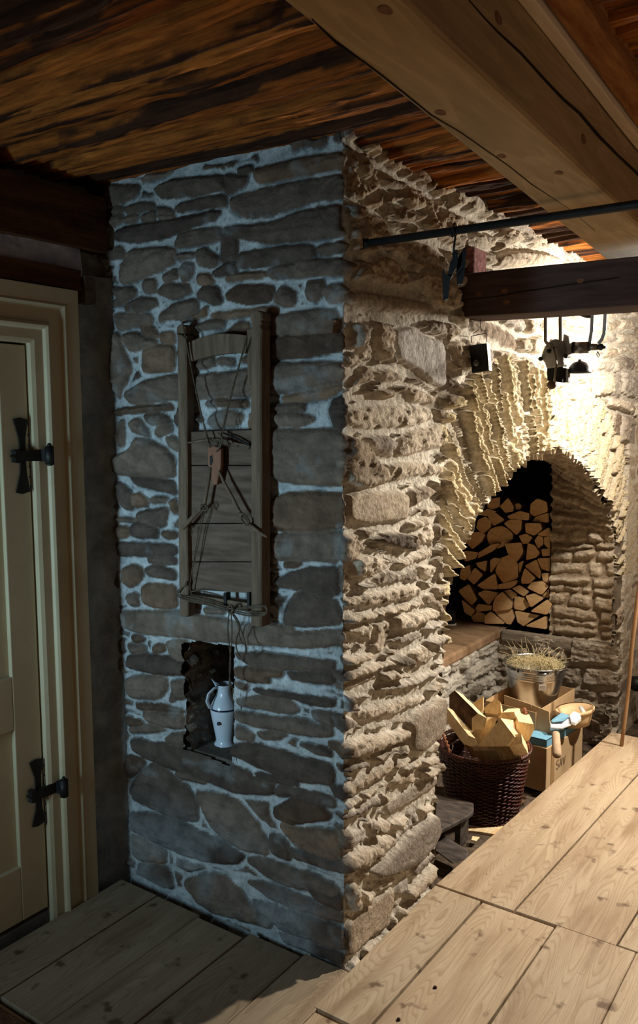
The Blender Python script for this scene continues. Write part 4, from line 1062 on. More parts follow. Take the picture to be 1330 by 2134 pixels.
for (x, y) in ((240, 785), (330, 700), (520, 755)):
    mb = MB(); mb.lathe([(0, .0), (.006, .001), (.007, .006), (.007, .012), (0, .012)], seg=12, mw=Matrix.Translation(G(x, y, YG-.006)) @ Matrix.Rotation(math.radians(-90), 4, 'X')); part(gm, 'wing_nut', mb, m_iron)
gl = thing('hanging_grinder', G(700, 660, YG+.05), 'steel grinder with horizontal barrel hanging on two bent straps right of the crank mill', 'grinder')
YH = YG+.06
def part_flat(nm, pts, wd=.0055):
    part(gl, nm, flatbar(pts, wd, .0015, YH), m_strap)
part_flat('hanger_strap', [(835, 100), (815, 480), (795, 600), (785, 700)]); part_flat('hanger_strap', [(980, 100), (955, 500), (930, 570), (890, 620)])
def Hc_(x, y): return G(x, y, YH)
mb = MB(); mb.tube([Hc_(570, 660), Hc_(590, 662), Hc_(640, 664)], [.019, .020, .0185], 28); part(gl, 'barrel_ring', mb, m_black)
mb = MB(); mb.tube([Hc_(640, 664), Hc_(700, 664), Hc_(780, 660)], [.0185, .019, .0185], 28); mb.tube([Hc_(780, 655), Hc_(880, 655)], [.011, .0105], 20); part(gl, 'barrel', mb, m_steel)
mb = MB(); mb.tube([Hc_(880, 655), Hc_(930, 655), Hc_(950, 658), Hc_(972, 660)], [.009, .011, .005, .004], 12); mb.tube([Hc_(885, 700), Hc_(872, 740), Hc_(890, 768), Hc_(905, 750), Hc_(888, 712)], .0016, 6); part(gl, 'barrel_screw', mb, m_iron)
# hemispherical bowl under it
bc = Hc_(680, 935); R_ = (Hc_(805, 930)-Hc_(552, 940)).length/2
bw = thing('hanging_bowl', Hc_(700, 760), 'dark steel half-round bowl shade hanging mouth down under the grinder', 'bowl')
mb = MB(); pr = [(R_*math.sin(a), R_*.98*math.cos(a)) for a in np.linspace(.06, 1.5, 14)]
mb.lathe(pr+[(R_*1.04, 0), (R_*1.04, -.002), (R_*.98, -.001)]+[(r_*.95, z_*.95) for r_, z_ in pr[::-1]], c=bc, seg=40)
part(bw, 'bowl_shell', mb, m_gmet)
mb = MB(); mb.tube([bc+Vector((0, 0, R_*.97)), bc+Vector((0, 0, R_*1.12))], [.006, .004], 12); part(bw, 'bowl_knob', mb, m_gmet)
# spoon-shaped iron on the beam underside, and another flat scoop
sp = thing('hanging_scoop', G(800, 280, YH+.03), 'short black iron scoop hanging on a stub below the cross beam', 'scoop')
mb = MB(); mb.lathe([(0, .006), (.012, .005), (.017, .0), (.016, -.004), (0, -.007)], seg=24, mw=Matrix.Translation(G(755, 310, YH+.03)) @ Matrix.Rotation(math.radians(15), 4, 'Y') @ Matrix.Scale(1.25, 4, (1, 0, 0))); part(sp, 'scoop_bowl', mb, m_iron)
mb = MB(); mb.tube([G(820, 230, YH+.03), G(815, 330, YH+.03)], .0065, 12); part(sp, 'scoop_stub', mb, m_iron)
# unseen fittings: the arch lamp's, and one invented for the added spot
for (x_, y_, z0_, z1_, lb) in ((.50, 1.78, 1.93, 2.0, 'small black lamp socket under the big pale beam nearest the arch'), (1.18, 2.08, 2.02, 2.22, 'added, unseen black lamp socket on a stem under the log ceiling right of the big beam')):
    lf = thing('lamp_fitting', (x_, y_, z1_), lb, 'lamp')
    mb = MB(); mb.tube([(x_, y_, z0_), (x_, y_, z1_)], .012, 16); part(lf, 'lamp_socket', mb, m_black)

# ------------------------------------------------------------------ carrying frame hung on the front face
def W4(x, y, d=.05): return PX(330+x/2.964, 600+y/2.964, -d)
fr_ = thing('wooden_carrying_frame', W4(380, 1900, .02), 'old grey wooden carrying frame with plank back and ropes hung on the slate wall', 'carrying frame')
def stave(nm, prof_pts, d0, d1, wob=.002, m=m_sled, seed=1):
    """upright from a list of (xc, y, half width) in the zoom frame"""
    mb = MB(); V = []; n = len(prof_pts)
    for (xc, y, hw) in prof_pts:
        c_ = W4(xc, y, d1); w_ = (W4(xc+hw, y, d1)-W4(xc-hw, y, d1)).length/2
        w1 = w_*(1+.06*float(fbm(y*.01, seed*3.1, seed, 3))); dx = wob*float(fbm(y*.004, seed*1.7, seed+2, 3))
        ch = min(.004, w1*.3)
        x_, z_ = c_.x+dx, c_.z; fd, bd = -d1, -d0
        V += [(x_-w1+ch, fd, z_), (x_+w1-ch, fd, z_), (x_+w1, fd+ch, z_), (x_+w1, bd, z_), (x_-w1, bd, z_), (x_-w1, fd+ch, z_)]
    F = [(i*6+j, i*6+(j+1) % 6, (i+1)*6+(j+1) % 6, (i+1)*6+j) for i in range(n-1) for j in range(6)]+[tuple(range(6))[::-1], tuple((n-1)*6+j for j in range(6))]
    mb.add(V, F, 0, False); return part(fr_, nm, mb, m, bevel=.0008, bseg=1)
stave('side_post', [(136, 225, 5), (136, 240, 26), (134, 275, 27), (134, 290, 20), (138, 296, 28)]+[(140+i*.7, 300+i*86, 28) for i in range(20)]+[(152, 2012, 27), (152, 2030, 22)], .022, .055, seed=3)
stave('side_post', [(602, 140, 10), (602, 155, 32), (600, 195, 38), (600, 207, 28), (600, 215, 34), (600, 235, 27), (600, 262, 36)]+[(600+i*.2, 300+i*88, 33) for i in range(20)]+[(602, 2060, 34), (602, 2090, 33)], .022, .062, seed=5)
# second slim slat beside the right post
mb = MB(); mb.box((W4(540, 300).x, -.045, W4(550, 600).z), (W4(568, 300).x, -.026, W4(550, 255).z)); part(fr_, 'slim_slat', mb, m_sled, bevel=.001)
# arched top rail
top = [(185, 335), (250, 308), (330, 288), (390, 281), (470, 283), (545, 292)]; bot = [(545, 405), (470, 402), (390, 408), (310, 422), (250, 438), (200, 452)]
mb = MB(); pl = top+bot; n = len(pl); V = [W4(x, y, .048) for x, y in pl]; V2 = [v+Vector((0, .020, 0)) for v in V]
mb.add(V+V2, [tuple(range(n)), tuple(range(2*n-1, n-1, -1))]+[(i, i+n, (i+1) % n+n, (i+1) % n) for i in range(n)], 0, False)
part(fr_, 'arched_top_rail', mb, m_sled, bevel=.002)
# plank back
ys_ = [880, 1096, 1455, 1692, 1878]
for i in range(4):
    mb = MB(); a0, a1 = ys_[i]+3, ys_[i+1]-3
    q_ = [W4(172, a0+(6 if i == 0 else 0), .036), W4(585, a0-(6 if i == 0 else 0), .036), W4(585, a1+12 if i == 3 else a1, .036), W4(172, a1-(14 if i == 3 else 0), .036)]
    b_ = [v+Vector((0, .012, 0)) for v in q_]
    mb.hexa([q_[3], q_[2], b_[2], b_[3], q_[0], q_[1], b_[1], b_[0]]); part(fr_, 'back_plank', mb, m_board, bevel=.0012)
mb = MB(); mb.tube([W4(178, 958, .045), W4(300, 938, .047), W4(420, 935, .047), W4(480, 960, .046), W4(565, 975, .045)], [.0045, .006, .0055, .006, .004], 10, flat=.6); part(fr_, 'cross_stick', mb, m_sled)
mb = MB(); mb.tube([W4(400, 895, .05), W4(480, 925, .05), W4(540, 960, .05), W4(566, 975, .05), W4(563, 995, .05)], [.002, .003, .0035, .003, .002], 8); part(fr_, 'iron_hook', mb, m_iron)
mb = MB(); mb.box((W4(165, 1, 0).x, -.046, W4(200, 1945).z), (W4(590, 1, 0).x, -.026, W4(200, 1895).z)); part(fr_, 'foot_rail', mb, m_sled, bevel=.002)
for x_ in (378, 528):
    mb = MB(); mb.box((W4(x_-8, 1).x, -.05, W4(x_, 1960).z), (W4(x_+8, 1).x, -.03, W4(x_, 1880).z)); part(fr_, 'foot_peg', mb, m_black)
# pulley / toggle
mb = MB(); pl = [(305, 985), (340, 975), (385, 990), (385, 1100), (360, 1215), (330, 1220), (322, 1110), (305, 1100)]
n = len(pl); V = [W4(x, y, .066) for x, y in pl]; V2 = [v+Vector((0, .014, 0)) for v in V]
mb.add(V+V2, [tuple(range(n)), tuple(range(2*n-1, n-1, -1))]+[(i, i+n, (i+1) % n+n, (i+1) % n) for i in range(n)], 0, False)
tg = part(fr_, 'wooden_toggle', mb, m_toggle, bevel=.003)
mb = MB(); pl = [(318, 1040), (332, 1030), (338, 1070), (326, 1100), (318, 1090)]; n = len(pl); V = [W4(x, y, .0667) for x, y in pl]; V2 = [v+Vector((0, .002, 0)) for v in V]
mb.add(V+V2, [tuple(range(n)), tuple(range(2*n-1, n-1, -1))]+[(i, i+n, (i+1) % n+n, (i+1) % n) for i in range(n)], 0, False); part(tg, 'toggle_slot', mb, m_black)
def rope(pts, r=.0018, nm='rope', m=m_rope, d=.06, seg=7, sub=6):
    P_ = [W4(*p) if len(p) == 3 else W4(p[0], p[1], d) for p in pts]
    # Catmull-Rom
    out = []
    for i in range(len(P_)-1):
        p0, p1, p2, p3 = P_[max(i-1, 0)], P_[i], P_[i+1], P_[min(i+2, len(P_)-1)]
        for k_ in range(sub):
            t = k_/sub; out.append(.5*((2*p1)+(p2-p0)*t+(2*p0-5*p1+4*p2-p3)*t*t+(3*p1-p0-3*p2+p3)*t**3))
    out.append(P_[-1]); mb = MB(); mb.tube(out, r, seg); return part(fr_, nm, mb, m)
rope([(118, 285, .06), (165, 310, .064), (185, 400), (230, 620), (290, 880), (320, 985, .068)], .0022); rope([(150, 210, .06), (172, 330, .066), (195, 440), (245, 700), (310, 930), (330, 975, .07)], .0016)
rope([(548, 300, .062), (520, 400), (450, 650), (400, 860), (372, 985, .07)], .0017); rope([(550, 318, .062), (505, 470), (440, 720), (385, 950, .07), (355, 1015, .07)], .0014)
rope([(330, 930, .07), (370, 945, .07), (410, 940, .07), (430, 960, .068), (440, 995, .066)], .0022); rope([(370, 895, .07), (395, 930, .072), (385, 975, .072), (360, 1010, .07)], .0024)
# bent iron-shod sticks either side of the toggle
mb = MB(); mb.tube([W4(325, 1110, .066), W4(300, 1250, .064), W4(285, 1340, .064), W4(255, 1370, .066), W4(200, 1430, .07), W4(150, 1485, .072)], [.005, .0055, .0055, .0062, .0065, .0070], 10); part(fr_, 'bent_stick', mb, m_sled)
mb = MB(); mb.tube([W4(375, 1130, .066), W4(405, 1200, .066), W4(455, 1290, .066), W4(500, 1380, .068), W4(560, 1460, .07), W4(640, 1520, .072), W4(672, 1538, .074)], [.003, .005, .005, .0055, .006, .0045, .003], 10); part(fr_, 'bent_stick', mb, m_sled)
rope([(262, 1340, .074), (300, 1345, .075), (300, 1370, .075), (262, 1372, .074), (270, 1350, .076), (298, 1390, .074)], .0024); rope([(500, 1390, .074), (530, 1400, .076), (560, 1440, .076), (545, 1465, .076), (515, 1430, .075), (520, 1395, .075)], .003)
rope([(285, 1380, .066), (262, 1500), (235, 1640), (205, 1760), (198, 1860, .055), (210, 1895, .052)], .0016); rope([(275, 1375, .068), (250, 1500), (225, 1650), (200, 1800), (190, 1870, .056)], .0014)
rope([(190, 1490, .07), (208, 1500), (205, 1530, .06)], .0016)
# lashing along the foot and the hanging bow
for k_, dy in enumerate((0, 14, 27)):
    rope([(178, 1830-dy*.6, .058), (125, 1870+dy*.5, .06), (118, 1895+dy*.4, .06), (200, 1908+dy, .062), (300, 1930+dy, .062), (440, 1975+dy*.8, .066), (560, 1998+dy, .07), (660, 2005+dy*.5, .07), (668, 1985-dy*.6, .07), (640, 1960+dy*.3, .07), (560, 1968+dy*.4, .069), (450, 1985, .068)], .0023)
rope([(195, 1880, .06), (250, 1870, .06), (350, 1890, .062), (390, 1905, .06)], .0018)
rope([(430, 1975, .074), (450, 1960, .078), (462, 1990, .078), (440, 2010, .076), (428, 1985, .076)], .0034)
rope([(440, 1995, .074), (432, 2060), (430, 2134), (448, 2300), (440, 2420, .07), (446, 2500, .06), (468, 2560, .05)], .002)
rope([(448, 2000, .074), (455, 2090), (452, 2200), (440, 2340), (448, 2440, .07), (462, 2480, .06), (455, 2530, .05)], .0018)
rope([(450, 1995, .076), (490, 2050), (510, 2110), (535, 2190), (540, 2250), (520, 2290), (490, 2250), (480, 2180), (500, 2110), (485, 2060), (455, 2010)], .002)
# iron spikes holding it
mb = MB(); mb.tube([W4(150, 215, .0), W4(150, 225, .06)], .003, 8); part(fr_, 'wall_spike', mb, m_iron)

# ------------------------------------------------------------------ enamel jug in the niche
jb = PX(470, 1560, .105); jt = PX(470, 1450, .105); jh = (jt-jb).length
jug = thing('enamel_jug', jb, 'white enamel jug with a dark blue rim line standing in the wall niche', 'jug')
k_ = .205/1.0; R0 = .046
JS = 1.10
mb = MB(); mb.lathe([(r_, z_*JS) for r_, z_ in [(0, 0), (.030, 0), (.037, .004), (.038, .012), (.034, .020), (.029, .026), (.030, .034), (.034, .055), (.039, .080), (.044, .105), (.046, .118), (.0455, .126), (.043, .134), (.036, .146), (.028, .158), (.024, .168), (.023, .178), (.027, .190), (.029, .194), (.027, .194), (.021, .18), (0, .17)]], c=jb, seg=48)
jbody = part(jug, 'jug_body', mb, m_enamel)
mb = MB(); mb.lathe([(r_, z_*JS) for r_, z_ in [(.0457, .1225), (.0464, .1235), (.0464, .1265), (.0452, .1275)]], c=jb, seg=48); part(jug, 'blue_band', mb, m_navy)
mb = MB(); hx = jb+Vector((-.02, -.035, 0)); mb.tube([jb+Vector((-.010, -.036, .140)), jb+Vector((-.018, -.052, .150)), jb+Vector((-.020, -.060, .170)), jb+Vector((-.016, -.056, .192)), jb+Vector((-.008, -.040, .207)), jb+Vector((-.003, -.026, .210))], [.0055, .0062, .0062, .006, .0055, .005], 12, flat=.6); part(jug, 'jug_handle', mb, m_enamel)
mb = MB(); mb.hexa([jb+Vector(v) for v in [(-.026, -.012, .200), (-.006, -.025, .200), (.004, -.006, .200), (-.012, .006, .200), (-.040, -.020, .232), (-.032, -.024, .230), (-.018, -.012, .216), (-.026, -.004, .216)]]); part(jug, 'spout', mb, m_enamel, bevel=.003)
mb = MB(); mb.lathe([(0, .002), (.005, .002), (.006, 0)], seg=12, mw=Matrix.Translation(jb+Vector((.012, -.0445, .098))) @ Matrix.Rotation(math.radians(90), 4, 'X')); part(jug, 'enamel_chip', mb, m_navy)

# ------------------------------------------------------------------ firewood stacked under the arch
WOOD = '''385,1240 390,1190 425,1165 510,1240
445,1165 550,1150 570,1200 545,1245 518,1240
575,1160 720,1190 690,1210 625,1255 590,1230
634,1255 765,1192 770,1275
305,1200 340,1168 385,1180 380,1230 320,1230
245,1095 325,1160 300,1195 260,1170
327,1160 345,1120 430,1130 425,1158 340,1168
345,1055 385,1035 470,1050 410,1125
440,1120 455,1075 495,1048 555,1110 550,1148 440,1163
502,1043 540,1030 588,1062 545,1098
557,1024 600,1003 660,1043 625,1073 590,1050
572,1072 625,1080 665,1130 620,1160 570,1150
640,1070 690,1055 750,1085 670,1140
667,1165 770,1092 800,1120 770,1185
650,1020 680,985 740,980 780,1010 735,1063
738,1067 790,1017 800,1048 780,1083
802,1050 822,1045 818,1110 792,1098
340,1005 450,932 468,1028 380,1028
280,960 325,897 375,940 320,1000
225,1040 290,1000 338,1090 300,1128
472,1000 588,972 578,1000 540,1023 475,1028
420,850 445,835 488,842 420,928
452,920 482,842 540,820 588,872 588,958 500,988
590,872 625,852 602,930
612,960 632,900 698,960 660,993 612,993
634,887 705,847 730,920 725,963
737,932 815,927 805,1005 747,985
712,840 800,835 810,880 790,920 737,905
642,848 652,747 690,757 723,805 700,833
736,782 800,778 815,820 742,825
512,750 610,742 623,800 580,858 532,810
597,700 640,687 678,710 650,748 620,748
692,730 715,697 745,712 745,750 715,778
752,710 790,700 840,790 818,818 752,750
347,838 352,802 430,752 478,747 440,790
402,690 430,652 510,642 563,700 518,758 440,778 410,740
252,838 262,792 348,802 330,838 270,858
272,738 282,682 350,677 388,692 368,732 310,778
337,650 347,602 390,582 428,612 418,648 370,688
402,570 450,557 508,600 440,638
507,625 540,600 613,602 608,660 580,693
637,622 728,622 738,660 690,698 642,680
712,690 780,647 798,698 742,703
682,610 702,582 778,557 778,618
527,580 600,547 658,562 655,603 542,595
482,518 530,467 563,520 558,548 512,558
573,505 590,499 608,508 611,524 600,538 582,538 572,522
667,558 672,502 710,472 768,492 773,550 690,578
402,520 422,472 478,462 478,518 430,538
352,570 402,532 458,552 400,578
232,960 240,905 290,880 300,930 262,975
332,868 400,852 388,920 347,893'''
ws = []
for li in WOOD.strip().split('\n'):
    pl = [tuple(map(float, a.split(','))) for a in li.split()]
    y0 = 2.60+random.uniform(-.015, .02)
    P3 = [PX(880+x/2.956, 880+y/2.956, y0) for x, y in pl]
    cx_ = sum(p.x for p in P3)/len(P3); cz_ = sum(p.z for p in P3)/len(P3)
    ws.append((cz_, cx_, y0, P3, len(pl)))
ws.sort(key=lambda t: t[0])
ORD = ['first', 'second', 'third', 'fourth', 'fifth', 'sixth', 'seventh', 'eighth', 'ninth', 'tenth', 'eleventh', 'twelfth']
rows_ = [ws[i:i+6] for i in range(0, len(ws), 6)]
for ri, rw in enumerate(rows_):
    rw.sort(key=lambda t: t[1])
    for ci, (cz_, cx_, y0, P3, n0) in enumerate(rw):
        pts2 = chaikin([((p.x-cx_)*1.07, (p.z-cz_)*1.07) for p in P3], 1, .09 if n0 < 7 else .25)
        area_ = abs(sum(a[0]*b[1]-b[0]*a[1] for a, b in zip(pts2, np.roll(pts2, -1, 0))))/2
        tx, tz = random.uniform(-.012, .012), random.uniform(-.01, .01); ln = random.uniform(.27, .33)
        mb = MB(); n = len(pts2)
        rings = []
        for k_, t in enumerate((0, .02, .35, .7, 1)):
            s_ = .93 if k_ > 1 else (1 if k_ else .985)
            rings += [(cx_+x*s_*(1+.03*math.sin(5*t+x*90))+tx*t, y0+ln*t-.0+(0.002 if k_ else 0)+random.uniform(-.0006, .0006)*(k_ == 0), cz_+z*s_*(1+.03*math.cos(4*t+z*90))+abs(tz)*t*0) for x, z in pts2]
        # end face with saw-rough relief
        mb.add(rings, [tuple(range(n)), tuple(range(5*n-1, 4*n-1, -1))], 0, False)
        mb.add(rings, [(k_*n+i, k_*n+(i+1) % n, (k_+1)*n+(i+1) % n, (k_+1)*n+i) for k_ in range(4) for i in range(n)], 1, True)
        shape = 'wedge-shaped' if n0 <= 4 else ('round' if n0 >= 7 and area_ < .0008 else 'half-round')
        o = mb.build('firewood_log', [m_splitd, m_bark], loc=(cx_, y0, cz_))
        lab = '%s split log end, %s from the left, %s layer up in the arch woodpile' % (shape, ORD[ci], ORD[ri])
        tag(o, lab, 'log', 'split logs stacked under the arch')

# ------------------------------------------------------------------ wicker basket with split wood
BC = Vector((-.240, 1.50, -.215)); RB, RT, HB = .148, .198, .305
bk_ = thing('wicker_basket', BC, 'dark brown wicker basket full of split firewood, standing in the pit', 'basket')
NS = 40
def rad_at(z): return RB+(RT-RB)*(z/HB)**.85
mb = MB(); NR = 34
for j in range(NR):
    z = .006+j*(HB-.012)/NR; pts = []
    for i in range(NS*4):
        a = 2*math.pi*i/(NS*4); off = .0042*math.cos(NS/2*a+math.pi*j)
        pts.append(BC+Vector(((rad_at(z)+off)*math.cos(a), (rad_at(z)+off)*math.sin(a), z+.0012*math.sin(7*a+j)+.0008*math.sin(17*a+j*2.2))))
    mb.tube(pts, .0040+.0006*math.sin(j*1.7), 6, closed=True)
part(bk_, 'woven_side', mb, m_wick)
mb = MB()
for i in range(NS):
    a = 2*math.pi*i/NS; mb.tube([BC+Vector((rad_at(z)*math.cos(a), rad_at(z)*math.sin(a), z)) for z in np.linspace(.0, HB, 8)], .0032, 6)
part(bk_, 'stakes', mb, m_wick)
mb = MB()
for s_ in range(3):
    pts = []
    for i in range(240):
        a = 2*math.pi*i/240; ph = 26*a+s_*2*math.pi/3; rr = RT+.004+.005*math.cos(ph)
        pts.append(BC+Vector((rr*math.cos(a), rr*math.sin(a), HB+.004+.005*math.sin(ph))))
    mb.tube(pts, .0045, 6, closed=True)
part(bk_, 'braided_rim', mb, m_wick)
mb = MB()
for s_ in range(3):
    pts = []
    for i in range(200):
        a = 2*math.pi*i/200; ph = 22*a+s_*2*math.pi/3; rr = RB+.004+.004*math.cos(ph)
        pts.append(BC+Vector((rr*math.cos(a), rr*math.sin(a), .004+.004*math.sin(ph))))
    mb.tube(pts, .004, 6, closed=True)
part(bk_, 'foot_braid', mb, m_wick)
mb = MB(); mb.lathe([(0, .004), (RB, .004), (RB, .010), (0, .010)], c=BC, seg=40); part(bk_, 'basket_bottom', mb, m_wick)
mw_ = mat('wicker_lining', (44, 22, 17), (60, 30, 22), ns=20, rough=.8, bump=.4)
mb = MB(); mb.lathe([(rad_at(z)-.006, z) for z in np.linspace(.01, HB-.004, 8)], c=BC, seg=48); part(bk_, 'basket_lining', mb, mw_)
def twist_handle(a0, a1, hgt, lean, nm='rope_handle'):
    mb = MB(); pa = BC+Vector((RT*math.cos(a0), RT*math.sin(a0), HB)); pb = BC+Vector((RT*math.cos(a1), RT*math.sin(a1), HB))
    for s_ in range(2):
        pts = []
        for i in range(61):
            t = i/60; p = pa.lerp(pb, t); am = (a0+a1)/2
            p = p+Vector((math.cos(am)*lean, math.sin(am)*lean, hgt))*math.sin(math.pi*t)**.7
            ph = t*60+s_*math.pi; p += Vector((0, 0, 1))*.0045*math.cos(ph)+Vector((math.cos(am), math.sin(am), 0))*.0045*math.sin(ph)
            pts.append(p)
        mb.tube(pts, .0042, 6)
    part(bk_, nm, mb, mat('cane_handle', (120, 72, 46), (160, 104, 70), ns=20, rough=.5, bump=.2))
twist_handle(math.radians(195), math.radians(250), .10, .03); twist_handle(math.radians(5), math.radians(58), .165, .0)
mb = MB(); b_ = PX(944, 1552, 1.40); mb.tube([b_, b_+Vector((.004, -.01, -.012)), b_+Vector((-.004, -.012, -.03)), b_+Vector((-.008, -.012, -.045))], .0014, 6); part(bk_, 'loose_cane', mb, m_twine)

def C7(x, y, Y): return PX(860+x/2.83, 1320+y/2.83, Y-.05 if Y < 1.7 else Y)
def billet(pts, Y, ax, ln, label, name='split_log', group='split wood in the wicker basket', mats=None, barkf=()):
    """split billet: end polygon in the zoom frame at depth Y, running along direction ax for ln metres"""
    E_ = [C7(x, y, Y) if len((x, y)) == 2 else None for x, y in pts]; c_ = sum(E_, Vector())/len(E_)
    ax = Vector(ax).normalized(); n = len(E_); mb = MB(); rings = []
    E_ = [c_+(p-c_)*.99 for p in E_]
    for k_, t in enumerate(np.linspace(0, 1, 6)):
        for i, p in enumerate(E_):
            rings.append(p+ax*ln*t+Vector([.0016*float(fbm(t*5+i, j*3.7+i, 3, 2)) for j in range(3)]))
    mb.add(rings, [tuple(range(n)), tuple(range(6*n-1, 5*n-1, -1))], 0, False)
    for i in range(n):
        mb.add(rings, [(k_*n+i, k_*n+(i+1) % n, (k_+1)*n+(i+1) % n, (k_+1)*n+i) for k_ in range(5)], 1 if i in barkf else 0, False)
    o = mb.build(name, mats or [m_split, m_bark], loc=c_, bevel=.0012, bseg=1); return tag(o, label, 'log', group)
U_ = Vector((0, 0, 1))
# front end polygons (toward the viewer) and the way each one runs back
billet([(350, 500), (385, 470), (440, 500), (425, 560), (350, 575)], 1.44, (-.62, .42, .16), .20, 'thick dark-sided split log lying highest at the left in the basket', barkf=(0, 4))
billet([(305, 655), (330, 600), (372, 620), (392, 655), (350, 668)], 1.39, (-.66, .40, .30), .19, 'bark-flecked split log leaning over the left rim of the basket', barkf=(3,))
billet([(380, 668), (468, 560), (520, 500), (604, 610), (560, 665)], 1.40, (-.02, .5, -.18), .18, 'striped squared billet in the middle front of the basket')
billet([(600, 660), (604, 575), (625, 520), (715, 535), (722, 560), (690, 625), (650, 655)], 1.49, (-.25, .5, -.05), .16, 'pale round-edged split log at the right rim of the basket')
billet([(430, 520), (470, 495), (500, 500), (470, 590), (395, 640), (340, 590)], 1.47, (-.3, .5, -.2), .15, 'narrow pale wedge between the dark log and the striped billet')
billet([(505, 495), (530, 465), (600, 462), (615, 500), (540, 512)], 1.56, (-.1, .5, -.1), .13, 'flat pale block lying across the back of the basket')
billet([(420, 440), (490, 380), (520, 405), (522, 455), (500, 475), (425, 470)], 1.60, (-.15, .5, -.35), .12, 'pointed pale log standing up at the back of the basket')
billet([(345, 420), (400, 380), (417, 365), (418, 440), (400, 470)], 1.60, (-.2, .5, -.3), .12, 'thin pale splinter beside the pointed log at the back of the basket')
billet([(560, 600), (640, 590), (650, 650), (570, 665)], 1.42, (0, .5, -.5), .10, 'small billet squeezed between the striped billet and the round-edged log')
for (x, y, Y) in ((420, 640, 1.50), (540, 600, 1.62), (330, 560, 1.58)):   # buried wood filling the basket
    billet([(x-70, y-20), (x+60, y-30), (x+70, y+50), (x-60, y+55)], Y, (.3, .3, -.6), .12, 'split log mostly buried under the others in the basket')

# ------------------------------------------------------------------ boxes behind the basket
B0, B1, B2 = Vector((-.058, 1.80, -.2)), Vector((-.37, 1.84, -.2)), Vector((-.005, 2.17, -.2)); B3 = B1+B2-B0; hb = Vector((0, 0, .215))
box = thing('cardboard_box', B0.lerp(B3, .5), 'large worn cardboard box with faded print standing in the pit behind the basket', 'box')
mb = MB(); mb.hexa([B1, B0, B2, B3, B1+hb, B0+hb, B2+hb, B3+hb]); bb = part(box, 'box_body', mb, m_card, bevel=.004)
# faded printed characters on the right side
def stroke_letters(par, text, org, ux, uz, size, m, nrm, name):
    G_ = {'S': [[(1, 1), (.5, 1.05), (0, .85), (.1, .55), (.9, .45), (1, .15), (.5, -.05), (0, .05)]], 'G': [[(1, .9), (.5, 1.05), (0, .7), (0, .3), (.5, -.05), (1, .1), (1, .45), (.55, .45)]],
          'A': [[(0, 0), (.5, 1), (1, 0)], [(.2, .35), (.8, .35)]], 'V': [[(0, 1), (.5, 0), (1, 1)]], 'Y': [[(0, 1), (.5, .5), (1, 1)], [(.5, .5), (.5, 0)]], 'I': [[(.5, 0), (.5, 1)]],
          'L': [[(0, 1), (0, 0), (.9, 0)]], 'T': [[(0, 1), (1, 1)], [(.5, 1), (.5, 0)]], 'H': [[(0, 0), (0, 1)], [(1, 0), (1, 1)], [(0, .5), (1, .5)]]}
    mb = MB(); x_ = 0
    for ch in text:
        for st in G_.get(ch, []):
            P_ = [org+ux*(x_+p[0]*.62)*size+uz*p[1]*size+nrm*.0008 for p in st]; wv = size*.09
            for a, b in zip(P_[:-1], P_[1:]):
                t = (b-a).normalized(); s = t.cross(nrm).normalized()*wv
                mb.hexa([a+s, b+s, b-s, a-s, a+s+nrm*.0006, b+s+nrm*.0006, b-s+nrm*.0006, a-s+nrm*.0006])
        x_ += .85
    return part(par, name, mb, m)
ux = (B2-B0).normalized(); nr = ux.cross(U_)
stroke_letters(box, 'SAV', B0+ux*.10+Vector((0, 0, .085)), ux, U_, .038, m_ink, nr, 'faded_print')
mb = MB(); a_ = B0+ux*.045; mb.hexa([a_+nr*.0005, a_+ux*.03+nr*.0005, a_+ux*.03+nr*.002, a_+nr*.002]+[v+Vector((0, 0, .212)) for v in (a_+nr*.0005, a_+ux*.03+nr*.0005, a_+ux*.03+nr*.002, a_+nr*.002)]); part(box, 'packing_tape', mb, mat('tape', (170, 134, 92), ns=4, rough=.25, bump=0))
# blue lid / tray lying on it
def tray(name, c4, z, h, m, label, cat, th=.004, lid=False):
    t = thing(name, sum(c4, Vector())/4+Vector((0, 0, z)), label, cat)
    mbw = MB()
    for i in range(4):
        a, b = c4[i], c4[(i+1) % 4]; d_ = (b-a).normalized(); n_ = Vector((0, 0, 1)).cross(d_)*th
        mbw.hexa([a+U_*z, b+U_*z, b+n_+U_*z, a+n_+U_*z, a+U_*(z+h), b+U_*(z+h), b+n_+U_*(z+h), a+n_+U_*(z+h)])
    part(t, 'tray_side', mbw, m)
    mbf_ = MB(); e = [p+U_*(z+(h-.003 if lid else 0)) for p in c4]; mbf_.hexa([p for p in e]+[p+U_*.003 for p in e]); part(t, 'tray_bottom', mbf_, m)
    return t
blue = tray('blue_tray', [Vector((-.30, 1.818, 0)), Vector((-.060, 1.806, 0)), Vector((-.014, 2.14, 0)), Vector((-.27, 2.16, 0))], .017, .034, m_blue, 'shallow blue cardboard tray lying on the large cardboard box', 'tray', lid=True)
